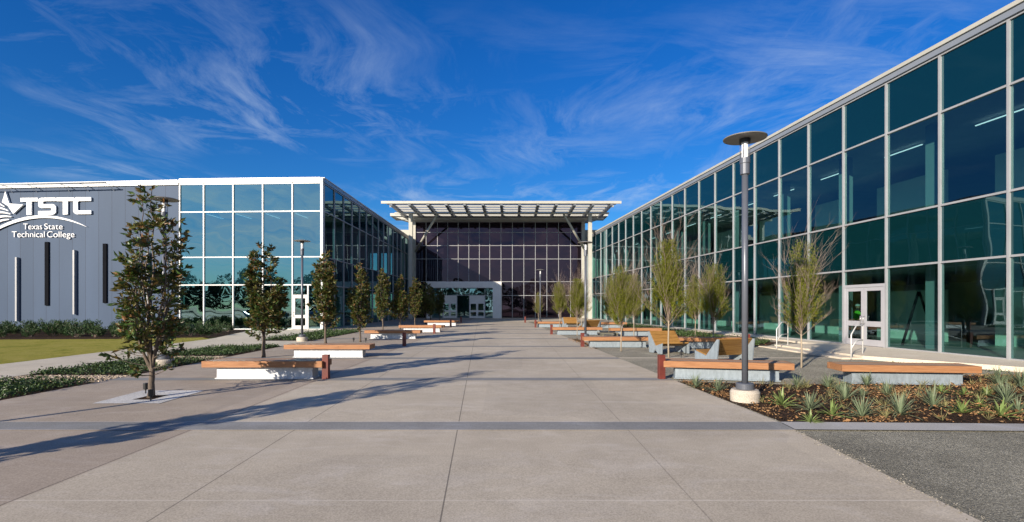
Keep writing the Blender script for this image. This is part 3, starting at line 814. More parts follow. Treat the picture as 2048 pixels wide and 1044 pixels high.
for i, (x, y, lb) in enumerate([
    (4.50, 9.66, 'tall charcoal lamp post nearest the camera, rising from the mulch bed on the right'),
    (3.75, 25.5, 'charcoal lamp post on the right side of the path in front of the canopy column'),
    (2.6, 46.0, 'farthest small lamp post on the right, against the bronze glass'),
    (-10.4, 14.95, 'charcoal lamp post on the left partly hidden by the nearest leafy tree'),
    (-10.45, 24.9, 'charcoal lamp post on the left in front of the white door'),
    (-10.4, 4.95, 'charcoal lamp post on the left beside the camera, outside the picture')]):
    o = place(lp, i > 0, (x, y, G(y)), 0, lb)
    if i >= 1: o.scale = (1, 1, .985)

# reclined benches
def make_lounger(Wd=1.12):
    r = thing('reclined_bench', (0,0,0), '', 'bench', 'reclined slatted benches with steel sides')
    # faces -y ; profile in (y,z): seat front at y=-.55, back top at y=+.42
    prof = [(-.60, 0), (-.62, .40), (-.12, .27), (.34, .80), (.42, .80), (.30, 0)]
    cut = [(-.60, 0), (-.62, .40), (-.12, .27), (.34, .80), (.42, .80), (.32, 0), (.0, 0), (-.12, .16), (-.30, .0)]
    for s in (-1, 1):
        m = MB(); x = s*Wd/2
        n = len(cut)
        m.add([(x-.015, y, z) for y, z in cut]+[(x+.015, y, z) for y, z in cut], [tuple(range(n)), tuple(range(2*n-1, n-1, -1))]+[(i, (i+1) % n, (i+1) % n+n, i+n) for i in range(n)])
        m.build('side_panel', M['galv'], r)
    def slats(p, q, n, name):
        m = MB(); p = Vector(p); q = Vector(q); dd = (q-p); L = dd.length; e = dd/L; nn = Vector((-e.y, e.x))
        w = (L-.012*(n-1))/n
        for k in range(n):
            a = p+e*(k*(w+.012)); b_ = a+e*w
            c = [a, b_, b_+nn*.045, a+nn*.045]
            m.add([(-Wd/2+.016, v.x, v.y) for v in c]+[(Wd/2-.016, v.x, v.y) for v in c], [(0,1,2,3),(7,6,5,4),(0,4,5,1),(1,5,6,2),(2,6,7,3),(3,7,4,0)])
        m.build(name, M['wood2'], r)
    slats((-.61, .385), (-.13, .262), 3, 'seat')
    slats((-.10, .27), (.35, .79), 4, 'backrest')
    return r
lg = make_lounger()
for i, (x, y, rz, lb) in enumerate([
    (5.95, 19.2, 14, 'sunlit reclined slatted bench facing the camera behind the young tree'),
    (6.66, 15.5, 180+20, 'reclined slatted bench seen from behind, back to the camera by the lamp pole'),
    (4.55, 38.6, 10, 'small far reclined slatted bench facing the camera beside the path'),
    (5.1, 32.6, 180+20, 'far reclined slatted bench with its shaded back to the camera')]):
    place(lg, i > 0, (x, y, G(y)), R(rz), lb, (1.22, 1, 1) if i == 1 else 1.0)
t_ = thing('slatted_table', (5.55, 28.6, G(28.6)), 'low weathered grey slatted platform in the gravel court', 'table')
m = MB()
for k in range(5): m.box(-.5, .5, -.36+k*.15, -.36+k*.15+.13, .16, .22)
m.build('top', M['grey_wood'], t_)
for s in (-1, 1):
    m = MB(); m.box(s*.4-.04, s*.4+.04, -.3, .3, 0, .159); m.build('leg', M['grey_wood'], t_)

# railings at the steps
def railing(pa, pb, lb):
    r = thing('handrail', (pa[0], pa[1], G(pa[1])), lb, 'handrail', 'white pipe handrails at the landing', world=True)
    za = G(pa[1]); zb_ = -.065
    a = Vector((pa[0], pa[1], 0)); b_ = Vector((pb[0], pb[1], 0)); e = (b_-a).normalized()
    P = lambda v, z: (v.x, v.y, z)
    mid = a+(b_-a)*.42
    m = MB(); m.tube([P(a, za), P(a, za+.80), P(a+e*.03, za+.84), P(mid, zb_+1.0), P(b_-e*.03, zb_+1.0), P(b_, zb_+.97), P(b_, zb_)], .02, 10)
    m.build('top_rail', M['white'], r)
    m = MB(); m.tube([P(a, za+.36), P(mid, zb_+.48), P(b_, zb_+.48)], .018, 8); m.build('lower_rail', M['white'], r)
railing((11.43, 16.85), (12.45, 17.75), 'white pipe handrail in front of the grey double doors')
railing((10.85, 20.5), (12.0, 21.75), 'white pipe handrail on the far side of the landing steps')

# ------------------------------------------------------------------ trees
def leafquad(m, p, d, ln, wd, lv, fold=.25):
    d = d.normalized(); u = d.cross(Vector((random.uniform(-1,1), random.uniform(-1,1), random.uniform(-.3,1)))).normalized()
    n = d.cross(u)
    a = p; b_ = p+d*ln*.5+u*wd/2+n*fold*wd; c = p+d*ln-n*ln*.12; e = p+d*ln*.5-u*wd/2+n*fold*wd
    mid = p+d*ln*.52
    m.add([tuple(a), tuple(b_), tuple(c), tuple(e), tuple(mid)], [(0, 1, 4), (1, 2, 4), (2, 3, 4), (3, 0, 4)], False, lv)
def make_magnolia(seed, nleaf, Ht=4.15, rad=.74, fork=.55, lw=1.0):
    random.seed(seed)
    r = thing('leafy_tree', (0,0,0), '', 'tree', 'young broadleaf trees along the left side')
    tr = MB(); tips = []
    tr.tube([(0,0,-.02), (.012,.0,.12), (.0,.01,.3), (.02,.0,fork), (.02,.01,fork+.35)], [.075, .058, .052, .05, .036], 12)
    ns = 11
    for k in range(ns):
        a = k*2.4+random.uniform(-.3, .3); cen = k == 0
        top = Ht*(.985 if cen else random.uniform(.50, .95)); rr = 0 if cen else rad*random.uniform(.5, 1.0)*(1.05-.62*(top/Ht)**2)
        z0 = fork-.06+random.uniform(0, .55); n = 9
        P_ = []
        for i in range(n+1):
            q = i/n; q2 = min(1, q*1.9)
            R1 = rr*(q2**.8)*(1.0 if q < .75 else 1-.25*(q-.75)*4)
            P_.append(Vector((.02+math.cos(a+.25*q)*R1+random.gauss(0, .018), math.sin(a+.25*q)*R1+random.gauss(0, .018), z0+(top-z0)*(q**.92))))
        P_[0] = Vector((.02, .005, z0))
        tr.tube(P_, [.024*(1-.85*i/n)+.002 for i in range(n+1)], 6, False)
        for i in range(1, n):
            for m_ in range(3 if i < n-1 else 4):
                f = random.random(); o = P_[i].lerp(P_[i+1], f); b2 = a+random.uniform(-1.5, 1.5)
                if cen: b2 = random.uniform(0, 6.28)
                L = random.uniform(.14, .36)*(1.0-.35*o.z/Ht)
                e = o+Vector((math.cos(b2)*L, math.sin(b2)*L, random.uniform(.02, .9)*L))
                tr.tube([o, e], [.006, .003], 4, False); tips.append((o, e)); tips.append((o.lerp(e, .5), e))
        tips.append((P_[-2], P_[-1]))
    for k in range(16):   # skirt of low side shoots
        a = k*2.4; z0 = fork+random.uniform(.0, .75); L = rad*random.uniform(.6, 1.2)
        o = Vector((.02, 0, z0)); e = o+Vector((math.cos(a)*L, math.sin(a)*L, random.uniform(.05, .45))); mid = o.lerp(e, .5)+Vector((0, 0, -.03))
        tr.tube([o, mid, e], [.010, .007, .003], 5, False); tips += [(mid, e)]*3
    tr.build('trunk', M['bark'], r)
    lf = MB()
    while len(lf.v) < nleaf*5:
        a, b_ = random.choice(tips); s_ = random.random()**.6*1.08
        c0 = a.lerp(b_, s_)
        for q in range(random.choice((1, 2, 3))):
            p = c0+Vector((random.gauss(0, .02), random.gauss(0, .02), random.gauss(0, .02)))
            ax = (b_-a).normalized()
            dr = ax*.6+Vector((random.uniform(-1, 1), random.uniform(-1, 1), random.uniform(-.75, .6)))
            rust = 1.0 if random.random() < .07+.12*(p.z > Ht*.72) else random.uniform(.02, .9)
            leafquad(lf, p, dr, random.uniform(.10, .175)*lw, random.uniform(.045, .072)*lw, rust, .18)
    lf.build('crown', M['leaf'], r)
    return r
mags = [make_magnolia(11, 2900, 4.25, .66, .40), make_magnolia(12, 6200, 4.0, .66, .62), make_magnolia(17, 6200, 4.1, .62, .66)]
used = [False]*3
MT = [((-7.2, 9.97), 0, 1.0, 'leafy young tree nearest the camera, in the pale square surround at the left'),
      ((-8.65, 17.4), 1, .97, 'second leafy young tree on the left, in front of the blue glass'),
      ((-8.8, 23.6), 2, 1.05, 'leafy young tree covering the white corner of the left glass wing'),
      ((-7.4, 24.4), 1, .93, 'slim leafy tree just right of the left wing corner, above the third bench'),
      ((-9.2, 35.6), 2, 1.06, 'narrow leafy tree in front of the shaded side wall, rust tinted top'),
      ((-8.2, 36.6), 1, .98, 'leafy tree right of the narrow rust tinted one, sunlit side'),
      ((-8.4, 43.2), 2, 1.0, 'shaded leafy tree left of the entrance canopy column base'),
      ((-8.0, 46.5), 1, .95, 'dark shaded leafy tree between the column and the portal'),
      ((-8.3, 51.0), 1, .95, 'dark leafy tree left of the entrance doors, second from the portal'),
      ((-8.0, 55.5), 2, .88, 'dark leafy tree closest to the left entrance doors'),
      ((-8.25, 3.7), 0, 1.0, 'leafy young tree left of the camera casting shade over the paving'),
      ]
for i, ((x, y), v, s, lb) in enumerate(MT):
    sx = [1.04, 1.12, .98, .88, .84, .96, .9, 1.0, .92, 1.02, .9][i]
    place(mags[v], used[v], (x, y, G(y)), R(i*67), lb, (sx*s, sx*s, s)); used[v] = True

def make_willow(seed, Ht=3.6, nleaf=9000, rad=.95):
    random.seed(seed)
    r = thing('fine_leaved_tree', (0,0,0), '', 'tree', 'young thin leaved trees in the gravel court')
    tr = MB(); tr.tube([(0,0,0), (.01, .0, .5), (0, .015, 1.0), (.01, 0, 1.3)], [.034, .028, .026, .022], 10)
    o1 = tr.build('trunk', M['bark2'], r)
    tw = MB(); segs = []
    def grow(p, d, L, rr, depth):
        pts = [p]; cur = p; dd = d.copy(); n = 4
        for k in range(n):
            dd = (dd+Vector((random.uniform(-.16, .16), random.uniform(-.16, .16), random.uniform(-.02, .10)))).normalized()
            cur = cur+dd*L/n; pts.append(cur)
        tw.tube(pts, [rr*(1-.7*i/n) for i in range(n+1)], 4 if depth else 5, False)
        for i in range(n): segs.append((pts[i], pts[i+1], depth))
        if depth < 2:
            for k in range(5 if depth == 0 else 4):
                q = random.uniform(.15, .95); i = min(n-1, int(q*n)); b_ = pts[i].lerp(pts[i+1], q*n-i)
                nd = (dd+Vector((random.uniform(-.75, .75), random.uniform(-.75, .75), random.uniform(-.1, .4)))).normalized()
                grow(b_, nd, L*random.uniform(.35, .6), rr*.5, depth+1)
    for k in range(30):
        a = k*2.4; t = k/30
        z0 = .95+.5*t*random.uniform(.6, 1); el = .55+1.0*t
        if random.random() < .4: el = min(1.5, el+.5)
        dv = Vector((math.cos(a)*math.cos(el), math.sin(a)*math.cos(el), math.sin(el)))
        grow(Vector((0, 0, z0)), dv, (Ht-1.0)*random.uniform(.55, .95)*(1 if el > .9 else .55), .011, 0)
    tw.build('branches', M['twig'], r)
    lf = MB(); cand = [s for s in segs if s[2] >= 1]
    k = 0; tries = 0
    while k < nleaf and tries < nleaf*4:
        tries += 1
        a, b_, _d = random.choice(cand); p = a.lerp(b_, random.random())
        # leafy plume in the middle, bare twigs at the rim
        hz_ = (p.z-1.1)/(Ht-1.1); lim = rad*(.62-.34*hz_) if hz_ < 1 else 0
        if math.hypot(p.x-.04, p.y) > lim*random.uniform(.25, 1.5)**1.0 or p.z < 1.1 or (p.z < 1.6 and random.random() < .5): continue
        k += 1
        p = p+Vector((random.gauss(0, .035), random.gauss(0, .035), random.gauss(0, .04)))
        dr = Vector((random.uniform(-1, 1), random.uniform(-1, 1), random.uniform(.0, 2.0))).normalized()
        u = dr.cross(Vector((random.uniform(-1, 1), random.uniform(-1, 1), .2))).normalized()*random.uniform(.004, .009)
        ln = random.uniform(.025, .06)
        m_ = [tuple(p-u), tuple(p+u), tuple(p+dr*ln+u*.5), tuple(p+dr*ln-u*.5)]
        lf.add(m_, [(0, 1, 2, 3)], False, random.uniform(.02, .98))
    lf.build('crown', M['willow'], r)
    return r
wl = [make_willow(21, 3.7, 17000, 1.0), make_willow(22, 3.6, 28000, 1.2), make_willow(23, 3.6, 28000, 1.15)]
used = [False]*3
WT = [((8.45, 14.6), 0, .98, 'bare twigged young tree with olive leaves nearest the grey double doors'),
      ((8.75, 21.7), 1, 1.0, 'olive leaved young tree behind the near lamp pole, above the court bench'),
      ((5.45, 17.4), 2, 1.12, 'tallest olive leaved young tree, trunk in front of the sunlit reclined bench'),
      ((4.3, 19.7), 1, .93, 'olive leaved young tree with pale trunk in front of the second right bench'),
      ((3.8, 29.2), 2, .92, 'olive leaved young tree just left of the middle lamp pole'),
      ((6.2, 32.0), 0, .95, 'olive leaved tree behind the low slatted platform'),
      ((7.0, 28.7), 2, .98, 'olive leaved tree beside the bench in the gravel court'),
      ((3.75, 39.4), 1, 1.0, 'far olive leaved tree by the farthest right bench'),
      ((5.0, 36.0), 2, .95, 'far olive leaved tree in front of the canopy column'),
      ((2.65, 50.2), 0, .8, 'smallest farthest olive leaved tree against the bronze glass'),
      ((4.7, 48.0), 1, .95, 'far olive leaved tree right of the farthest lamp post'),
      ((9.9, 27.0), 1, .95, 'olive leaved tree close to the glass wing behind the tallest one'),
      ((8.6, 35.0), 2, .95, 'olive leaved tree far back close to the glass wing')]
for i, ((x, y), v, s, lb) in enumerate(WT):
    place(wl[v], used[v], (x, y, G(y)), R(i*83), lb, (s*.84, s*.84, s)); used[v] = True

# tree surround + uplights
m = MB()
def quadz(m, P, z): m.add([(x, y, G(y)+z) for x, y in P], [(0,1,2,3)])
S = [(-7.85, 9.35), (-6.6, 9.35), (-6.6, 10.75), (-7.95, 10.75)]
I = [(-7.38, 9.72), (-7.0, 9.72), (-7.0, 10.2), (-7.38, 10.2)]
for k in range(4):
    j = (k+1) % 4; quadz(m, [S[k], S[j], I[j], I[k]], .007)
o = m.build('tree_surround', M['grate']); o['kind'] = 'structure'
poly('tree_pit', I, .003, M['mulch'])
up = thing('ground_spotlight', (0,0,0), '', 'spotlight', 'small black uplights at the tree bases')
m = MB(); m.lathe([(.012, 0), (.012, .09)], 8); m.build('stake', M['amber'], up)
m = MB(); m.lathe([(.036, .09), (.044, .10), (.046, .21), (.04, .22)], 14); m.build('housing', M['amber'], up)
for i, (x, y, lb) in enumerate([(-7.62, 10.4, 'small black uplight behind the trunk of the nearest leafy tree'), (-6.95, 9.62, 'small black uplight in front of the trunk of the nearest leafy tree'),
                               (-7.7, 24.3, 'small black uplight left of the slim tree behind the second bench'), (-7.05, 24.1, 'small black uplight right of the slim tree behind the second bench'), (5.85, 17.3, 'small black uplight by the tallest olive tree')]):
    place(up, i > 0, (x, y, G(y)), 0, lb)

# ------------------------------------------------------------------ planting
def cover(name, P, n, mat, size, hmax, label=None, seed=3, zb=0.0):
    random.seed(seed); lf = MB(); xs_ = [p[0] for p in P]; ys_ = [p[1] for p in P]
    cen = []
    nc = max(4, int(n/28))
    while len(cen) < nc:
        x = random.uniform(min(xs_), max(xs_)); y = random.uniform(min(ys_), max(ys_))
        if inpoly(x, y, P): cen.append((x, y, random.uniform(.4, 1)*hmax))
    for k in range(n):
        cx_, cy_, hh = random.choice(cen)
        x = cx_+random.gauss(0, .16); y = cy_+random.gauss(0, .16)
        if not inpoly(x, y, P): continue
        p = Vector((x, y, G(y)+zb+hh*random.random()*max(.1, 1-math.hypot(x-cx_, y-cy_)*2)))
        leafquad(lf, p, Vector((random.uniform(-1, 1), random.uniform(-1, 1), random.uniform(-.1, 1))), size*random.uniform(.7, 1.3), size*.6, random.uniform(.02, .98), .15)
    o = lf.build(name, mat); o['kind'] = 'stuff'
    o['label'] = label; o['category'] = 'plants'
    return o
rect = lambda a, b_, c, e: [(a, c), (b_, c), (b_, e), (a, e)]
cover('ground_cover', rect(-12.8, -9.95, 4, 12.1), 11000, M['cover'], .06, .24, 'dark green ground cover in the bed at the lower left', 1)
cover('ground_cover', rect(-12.8, -9.95, 13.1, 16.9), 6000, M['cover'], .06, .2, 'dark green ground cover around the left lamp base', 2)
cover('ground_cover', rect(-12.8, -10.15, 17.9, 22), 6000, M['cover'], .06, .2, 'dark green ground cover behind the nearest left bench', 3)
cover('ground_cover', rect(-12.8, -10.15, 25.2, 34), 7000, M['cover'], .075, .28, 'dark green ground cover below the white cornered glass wing', 4)
cover('ground_cover', [(10.1, 22.3), (11.2, 22.5), (12.8, 24.6), (10.6, 46), (8.4, 46)], 9000, M['cover'], .07, .25, 'low green ground cover along the right glass wing', 5)
cover('ground_cover', [(10.6, 13.1), (13.6, 13.6), (11.9, 15.6), (9.6, 14.1)], 1500, M['cover'], .05, .12, 'thin green ground cover behind the right hand bench', 6)
# leaf litter on the right bed and pebbles
def litter(P, n, seed, label, name='leaf_litter'):
    random.seed(seed); lf = MB(); xs_ = [p[0] for p in P]; ys_ = [p[1] for p in P]
    pile = [(random.uniform(min(xs_), max(xs_)), random.uniform(min(ys_), max(ys_))) for _ in range(34)]
    c = 0
    while c < n:
        if random.random() < .6:
            q = random.choice(pile); x = q[0]+random.gauss(0, .28); y = q[1]+random.gauss(0, .2)
        else: x = random.uniform(min(xs_), max(xs_)); y = random.uniform(min(ys_), max(ys_))
        if not inpoly(x, y, P): c += .2; continue
        c += 1
        s = random.uniform(.02, .06)*(1.6 if random.random() < .12 else 1)
        leafquad(lf, Vector((x, y, G(y)+random.uniform(.0, .05))), Vector((random.uniform(-1, 1), random.uniform(-1, 1), random.uniform(-.1, .5))), s, s*random.uniform(.3, .7), random.uniform(.02, .98), .4)
    o = lf.build(name, M['litter']); tag(o, label, 'leaf litter', kind='stuff')
litter(RB, 10000, 5, 'dry brown leaves scattered over the mulch bed at the right')
litter([(9.9, 21.9), (11.3, 22.2), (13.2, 24.6), (10.9, 46), (8.0, 46)], 1500, 6, 'dry brown leaves along the glass wing bed')
litter([(3.2, 20.6), (3.62, 21.0), (3.5, 26.4), (2.9, 26.4)], 400, 8, 'dry leaves around the middle lamp foot')
# pebbles
def pebbles(P, n, seed, label, s0=.03):
    random.seed(seed); m = MB(); xs_ = [p[0] for p in P]; ys_ = [p[1] for p in P]
    for _ in range(n):
        x = random.uniform(min(xs_), max(xs_)); y = random.uniform(min(ys_), max(ys_))
        if not inpoly(x, y, P): continue
        s = s0*random.uniform(.5, 1.5); a = random.uniform(0, 3); z = G(y)-.025
        c, sn = math.cos(a)*s, math.sin(a)*s; w = random.uniform(.6, .9)
        vs = [(x+c, y+sn, z), (x-sn*w, y+c*w, z), (x-c, y-sn, z), (x+sn*w, y-c*w, z), (x+c*.5, y+sn*.5, z+s*.9), (x-sn*.5, y+c*.5, z+s*.9), (x-c*.5, y-sn*.5, z+s*.85), (x+sn*.5, y-c*.5, z+s*.8)]
        m.add(vs, [(4,5,6,7),(0,1,5,4),(1,2,6,5),(2,3,7,6),(3,0,4,7)], False, random.random())
    o = m.build('pebbles', M['stone_v']); tag(o, label, 'pebbles', kind='stuff')
M['stone_v'] = leafmat('pebble_mix', (.42, .34, .25), (.55, .5, .42), .6, .8, 0, .2)
pebbles(rect(-12.75, -9.95, 12.12, 13.08), 2600, 1, 'tan river pebbles between the two nearest left beds')
pebbles(rect(-12.75, -10.15, 16.92, 17.88), 2200, 2, 'tan river pebbles behind the left lamp post')

random.seed(12)
m = MB()
for _ in range(900):
    if random.random() < .55:
        y = random.uniform(8, 44); x = redge(y)+random.gauss(0, .05)
    else:
        y = random.uniform(3.4, 7.35); x = redge(y)-.0+random.gauss(0, .06)
    s_ = random.uniform(.003, .008); z = G(y)+.002
    m.add([(x-s_, y-s_, z), (x+s_, y-s_, z), (x+s_*.8, y+s_, z), (x-s_, y+s_*.7, z), (x, y, z+s_*1.2)], [(0,1,4),(1,2,4),(2,3,4),(3,0,4)], False, random.random())
o = m.build('loose_grit', M['grit']); tag(o, 'loose gravel grains spilled along the right edge of the paving', 'gravel', kind='stuff')
# shrubs by the grey block
def make_shrub(seed, n=420, r0=.42, h0=.5):
    random.seed(seed); r = thing('shrub', (0,0,0), '', 'shrub', 'low shrubs along the foot of the left wing')
    lf = MB(); tr = MB()
    for k in range(14):
        a = random.uniform(0, 6.28); e = random.uniform(.4, 1.3); L = random.uniform(.6, 1)
        d_ = Vector((math.cos(a)*math.cos(e)*r0, math.sin(a)*math.cos(e)*r0, math.sin(e)*h0))*L*1.25
        tr.tube([(0,0,-.02), tuple(d_)], [.008, .003], 4, False)
        for j in range(n//14):
            p = d_*random.uniform(.3, 1.05)+Vector((random.gauss(0, .05), random.gauss(0, .05), random.gauss(0, .04)))
            if p.z < 0: p.z = .02
            leafquad(lf, p, d_.normalized()+Vector((random.uniform(-.8, .8), random.uniform(-.8, .8), random.uniform(-.2, .6))), random.uniform(.06, .11), .03, random.uniform(.02, .98), .2)
    tr.build('stem', M['twig'], r); lf.build('foliage', M['shrub'], r)
    return r
sh = [make_shrub(31, 700), make_shrub(32, 700)]; used = [False]*2
random.seed(5)
k = 0
for row, (yo, n) in enumerate(((28.6, 26), (31.0, 26), (33.6, 24))):
    for i in range(n):
        x = -17.9-row*.5-i*(.95 if row == 0 else 1.02)+random.uniform(-.2, .2); y = yo+random.uniform(-.5, .5)-(x+24)*.03*-1
        if x > -17.6: continue
        v = k % 2
        o = place(sh[v], used[v], (x, y, G(y)-.02), random.uniform(0, 6), 'low green shrub in the mulch bed along the foot of the left wing', random.uniform(1.0, 1.45)); used[v] = True; k += 1

# yuccas
def make_yucca(seed, n, L, w, mat, up_, name, cat, grp):
    random.seed(seed); r = thing(name, (0,0,0), '', cat, grp)
    m = MB()
    for k in range(n):
        a = k*2.4+random.uniform(-.3, .3); e = random.uniform(up_, 1.45); l = L*random.uniform(.6, 1.05)
        d_ = Vector((math.cos(a)*math.cos(e), math.sin(a)*math.cos(e), math.sin(e)))
        s = Vector((-math.sin(a), math.cos(a), 0))*w*.5
        dr = random.uniform(.1, .4)*l
        p = [Vector((0, 0, 0))+d_*l*t+Vector((0, 0, -dr*t*t)) for t in (0, .35, .7, 1)]
        ws = [.8, 1, .6, .04]
        vs = []
        for q, k2 in zip(p, ws): vs += [tuple(q-s*k2), tuple(q+Vector((0, 0, -.25*w*k2))), tuple(q+s*k2)]
        lv = random.uniform(.02, .98)
        m.add(vs, [(3*i, 3*i+1, 3*i+4, 3*i+3) for i in range(3)]+[(3*i+1, 3*i+2, 3*i+5, 3*i+4) for i in range(3)], False, lv)
    m.build('blades', mat, r)
    return r
yu = [make_yucca(41, 70, .42, .014, M['yucca'], .25, 'grass_tuft', 'plant', 'spiky plants in the mulch bed'),
      make_yucca(42, 34, .38, .034, M['agave'], .25, 'agave_plant', 'plant', 'spiky plants in the mulch bed'),
      make_yucca(43, 110, .55, .012, M['yucca'], .75, 'grass_tuft', 'plant', 'spiky plants in the mulch bed')]
used = [False]*3
YP = [(1391.7, 775, 0, .9), (1436, 783, 0, .9), (1563.5, 811, 1, 1.15), (1619, 821, 0, 1.0), (1621.5, 844.5, 1, .7), (1594, 775, 0, .9)]
for (cx_, cy_, v, s) in ((55,705,0,1),(165,780,0,1.1),(80,885,1,1.0),(275,895,0,1.1),(440,755,0,1),(520,880,0,1.15),(740,825,0,1.1),(790,735,1,.8),(925,865,1,1),(1040,825,1,.7),(940,750,1,.7),(1090,755,1,.8),(1185,890,1,1.1),(1170,690,2,1),(1215,800,0,1.1),(1310,700,2,1),(305,688,0,.9),(1190,760,2,.8),(1290,870,0,.9)):
    YP.append((1640+cx_/3.262, 560+cy_/3.262, v, s))
YP += [(2070, 800, 0, 1), (2100, 770, 2, 1), (1500, 800, 0, .5), (1680, 783, 0, .8), (1725, 792, 0, .6)]
YP.sort(key=lambda q: q[0])
names = {0: 'fine grey green grass tuft', 1: 'broad bladed bright green spiky plant', 2: 'tall upright blue green grass clump'}
ON = ['first', 'second', 'third', 'fourth', 'fifth', 'sixth', 'seventh', 'eighth', 'ninth', 'tenth', 'eleventh', 'twelfth', 'thirteenth', 'fourteenth', 'fifteenth', 'sixteenth', 'seventeenth', 'eighteenth', 'nineteenth', 'twentieth']
cnt = [0, 0, 0]
for i, (x, y, v, s) in enumerate(YP):
    X, Y = gp(x, y)
    place(yu[v], used[v], (X, Y, G(Y)), random.uniform(0, 6), f'{names[v]} in the right bed, {ON[cnt[v]]} from left', s*(1.2 if v != 1 else 1.05)); used[v] = True
    cnt[v] += 1

random.seed(77)
lf = MB()
for k in range(150):
    X = random.uniform(4.5, 15.8); Y = random.uniform(7.7, 13)
    if not inpoly(X, Y, RB): continue
    for j in range(16):
        a = random.uniform(0, 6.28); e = random.uniform(.5, 1.5); L = random.uniform(.08, .26)
        d_ = Vector((math.cos(a)*math.cos(e), math.sin(a)*math.cos(e), math.sin(e)))
        leafquad(lf, Vector((X, Y, G(Y))), d_, L, .008, random.uniform(.02, .98), .1)
o = lf.build('grass_wisps', M['wisp']); tag(o, 'thin dry grass wisps between the spiky plants in the mulch bed', 'plants', kind='stuff')
# ------------------------------------------------------------------ behind the glass and behind the camera
ld = thing('step_ladder', (FX(21.5)+2.5, 21.5, -.06), 'dark open step ladder standing inside the right glass wing', 'ladder')
m = MB()
for s in (-1, 1): m.bar((-.55, s*.28, 0), (.0, s*.18, 2.3), .09)
for k in range(7): t = (k+1)/8; m.bar((-.55*(1-t), -.28+.1*t, 2.3*t), (-.55*(1-t), .28-.1*t, 2.3*t), .06, .03)
m.build('front_rails', M['black'], ld)
m = MB()
for s in (-1, 1): m.bar((.6, s*.28, 0), (.02, s*.18, 2.3), .08)
m.bar((.3, -.23, 1.0), (.3, .23, 1.0), .04)
m.build('rear_rails', M['black'], ld)
ld.rotation_euler = (0, 0, R(-39))
# person in a green vest behind the doors
def person(loc, rz):
    r = thing('person', loc, 'person in a bright green vest standing inside behind the grey double doors', 'person', rz=rz)
    J = {'pel': (0,0,.92), 'ch': (0,.01,1.32), 'nk': (0,0,1.48), 'hd': (0,-.02,1.62), 'top': (0,-.01,1.73),
         'sl': (.19,0,1.42), 'el': (.25,.02,1.14), 'wl': (.2,-.16,.95), 'hl': (.19,-.22,.9), 'sr': (-.19,0,1.42), 'er': (-.26,.02,1.14), 'wr': (-.2,-.16,.97), 'hr': (-.18,-.22,.93),
         'kl': (.11,-.02,.49), 'al': (.12,.02,.08), 'fl': (.13,-.15,.04), 'kr': (-.11,-.02,.49), 'ar': (-.12,.02,.08), 'fr': (-.13,-.15,.04)}
    rad = {'pel': .14, 'ch': .15, 'nk': .06, 'hd': .095, 'top': .075, 'sl': .065, 'el': .045, 'wl': .032, 'hl': .035, 'sr': .065, 'er': .045, 'wr': .032, 'hr': .035, 'kl': .06, 'al': .045, 'fl': .04, 'kr': .06, 'ar': .045, 'fr': .04}
    E_ = [('pel','ch'),('ch','nk'),('nk','hd'),('hd','top'),('ch','sl'),('sl','el'),('el','wl'),('wl','hl'),('ch','sr'),('sr','er'),('er','wr'),('wr','hr'),('pel','kl'),('kl','al'),('al','fl'),('pel','kr'),('kr','ar'),('ar','fr')]
    ks = list(J); me = bpy.data.meshes.new('body')
    me.from_pydata([J[k] for k in ks], [(ks.index(a), ks.index(b_)) for a, b_ in E_], [])
    o = bpy.data.objects.new('body', me); COL.objects.link(o); o.parent = r
    sk = o.modifiers.new('skin', 'SKIN')
    for i, k in enumerate(ks): me.skin_vertices[0].data[i].radius = (rad[k], rad[k]*.85)
    me.skin_vertices[0].data[0].use_root = True
    o.modifiers.new('sub', 'SUBSURF').levels = 2; o.modifiers['sub'].render_levels = 2
    me.materials.append(M['cloth'])
    ms = MB(); ms.lathe([(.165, .98), (.18, 1.15), (.19, 1.32), (.15, 1.42), (.08, 1.46)], 20); v = ms.build('vest', M['vest'], r); v.scale = (1.12, .85, 1)
    ms = MB(); ms.lathe([(.085, 1.575), (.098, 1.63), (.09, 1.68)], 16); ms.build('face', M['skin'], r)
    ms = MB(); ms.lathe([(.13, 1.685), (.12, 1.69), (.105, 1.75), (.06, 1.79), (.001, 1.80)], 20); ms.build('hard_hat', M['white'], r)
person((17.5, 25.3, -.06), R(-70))

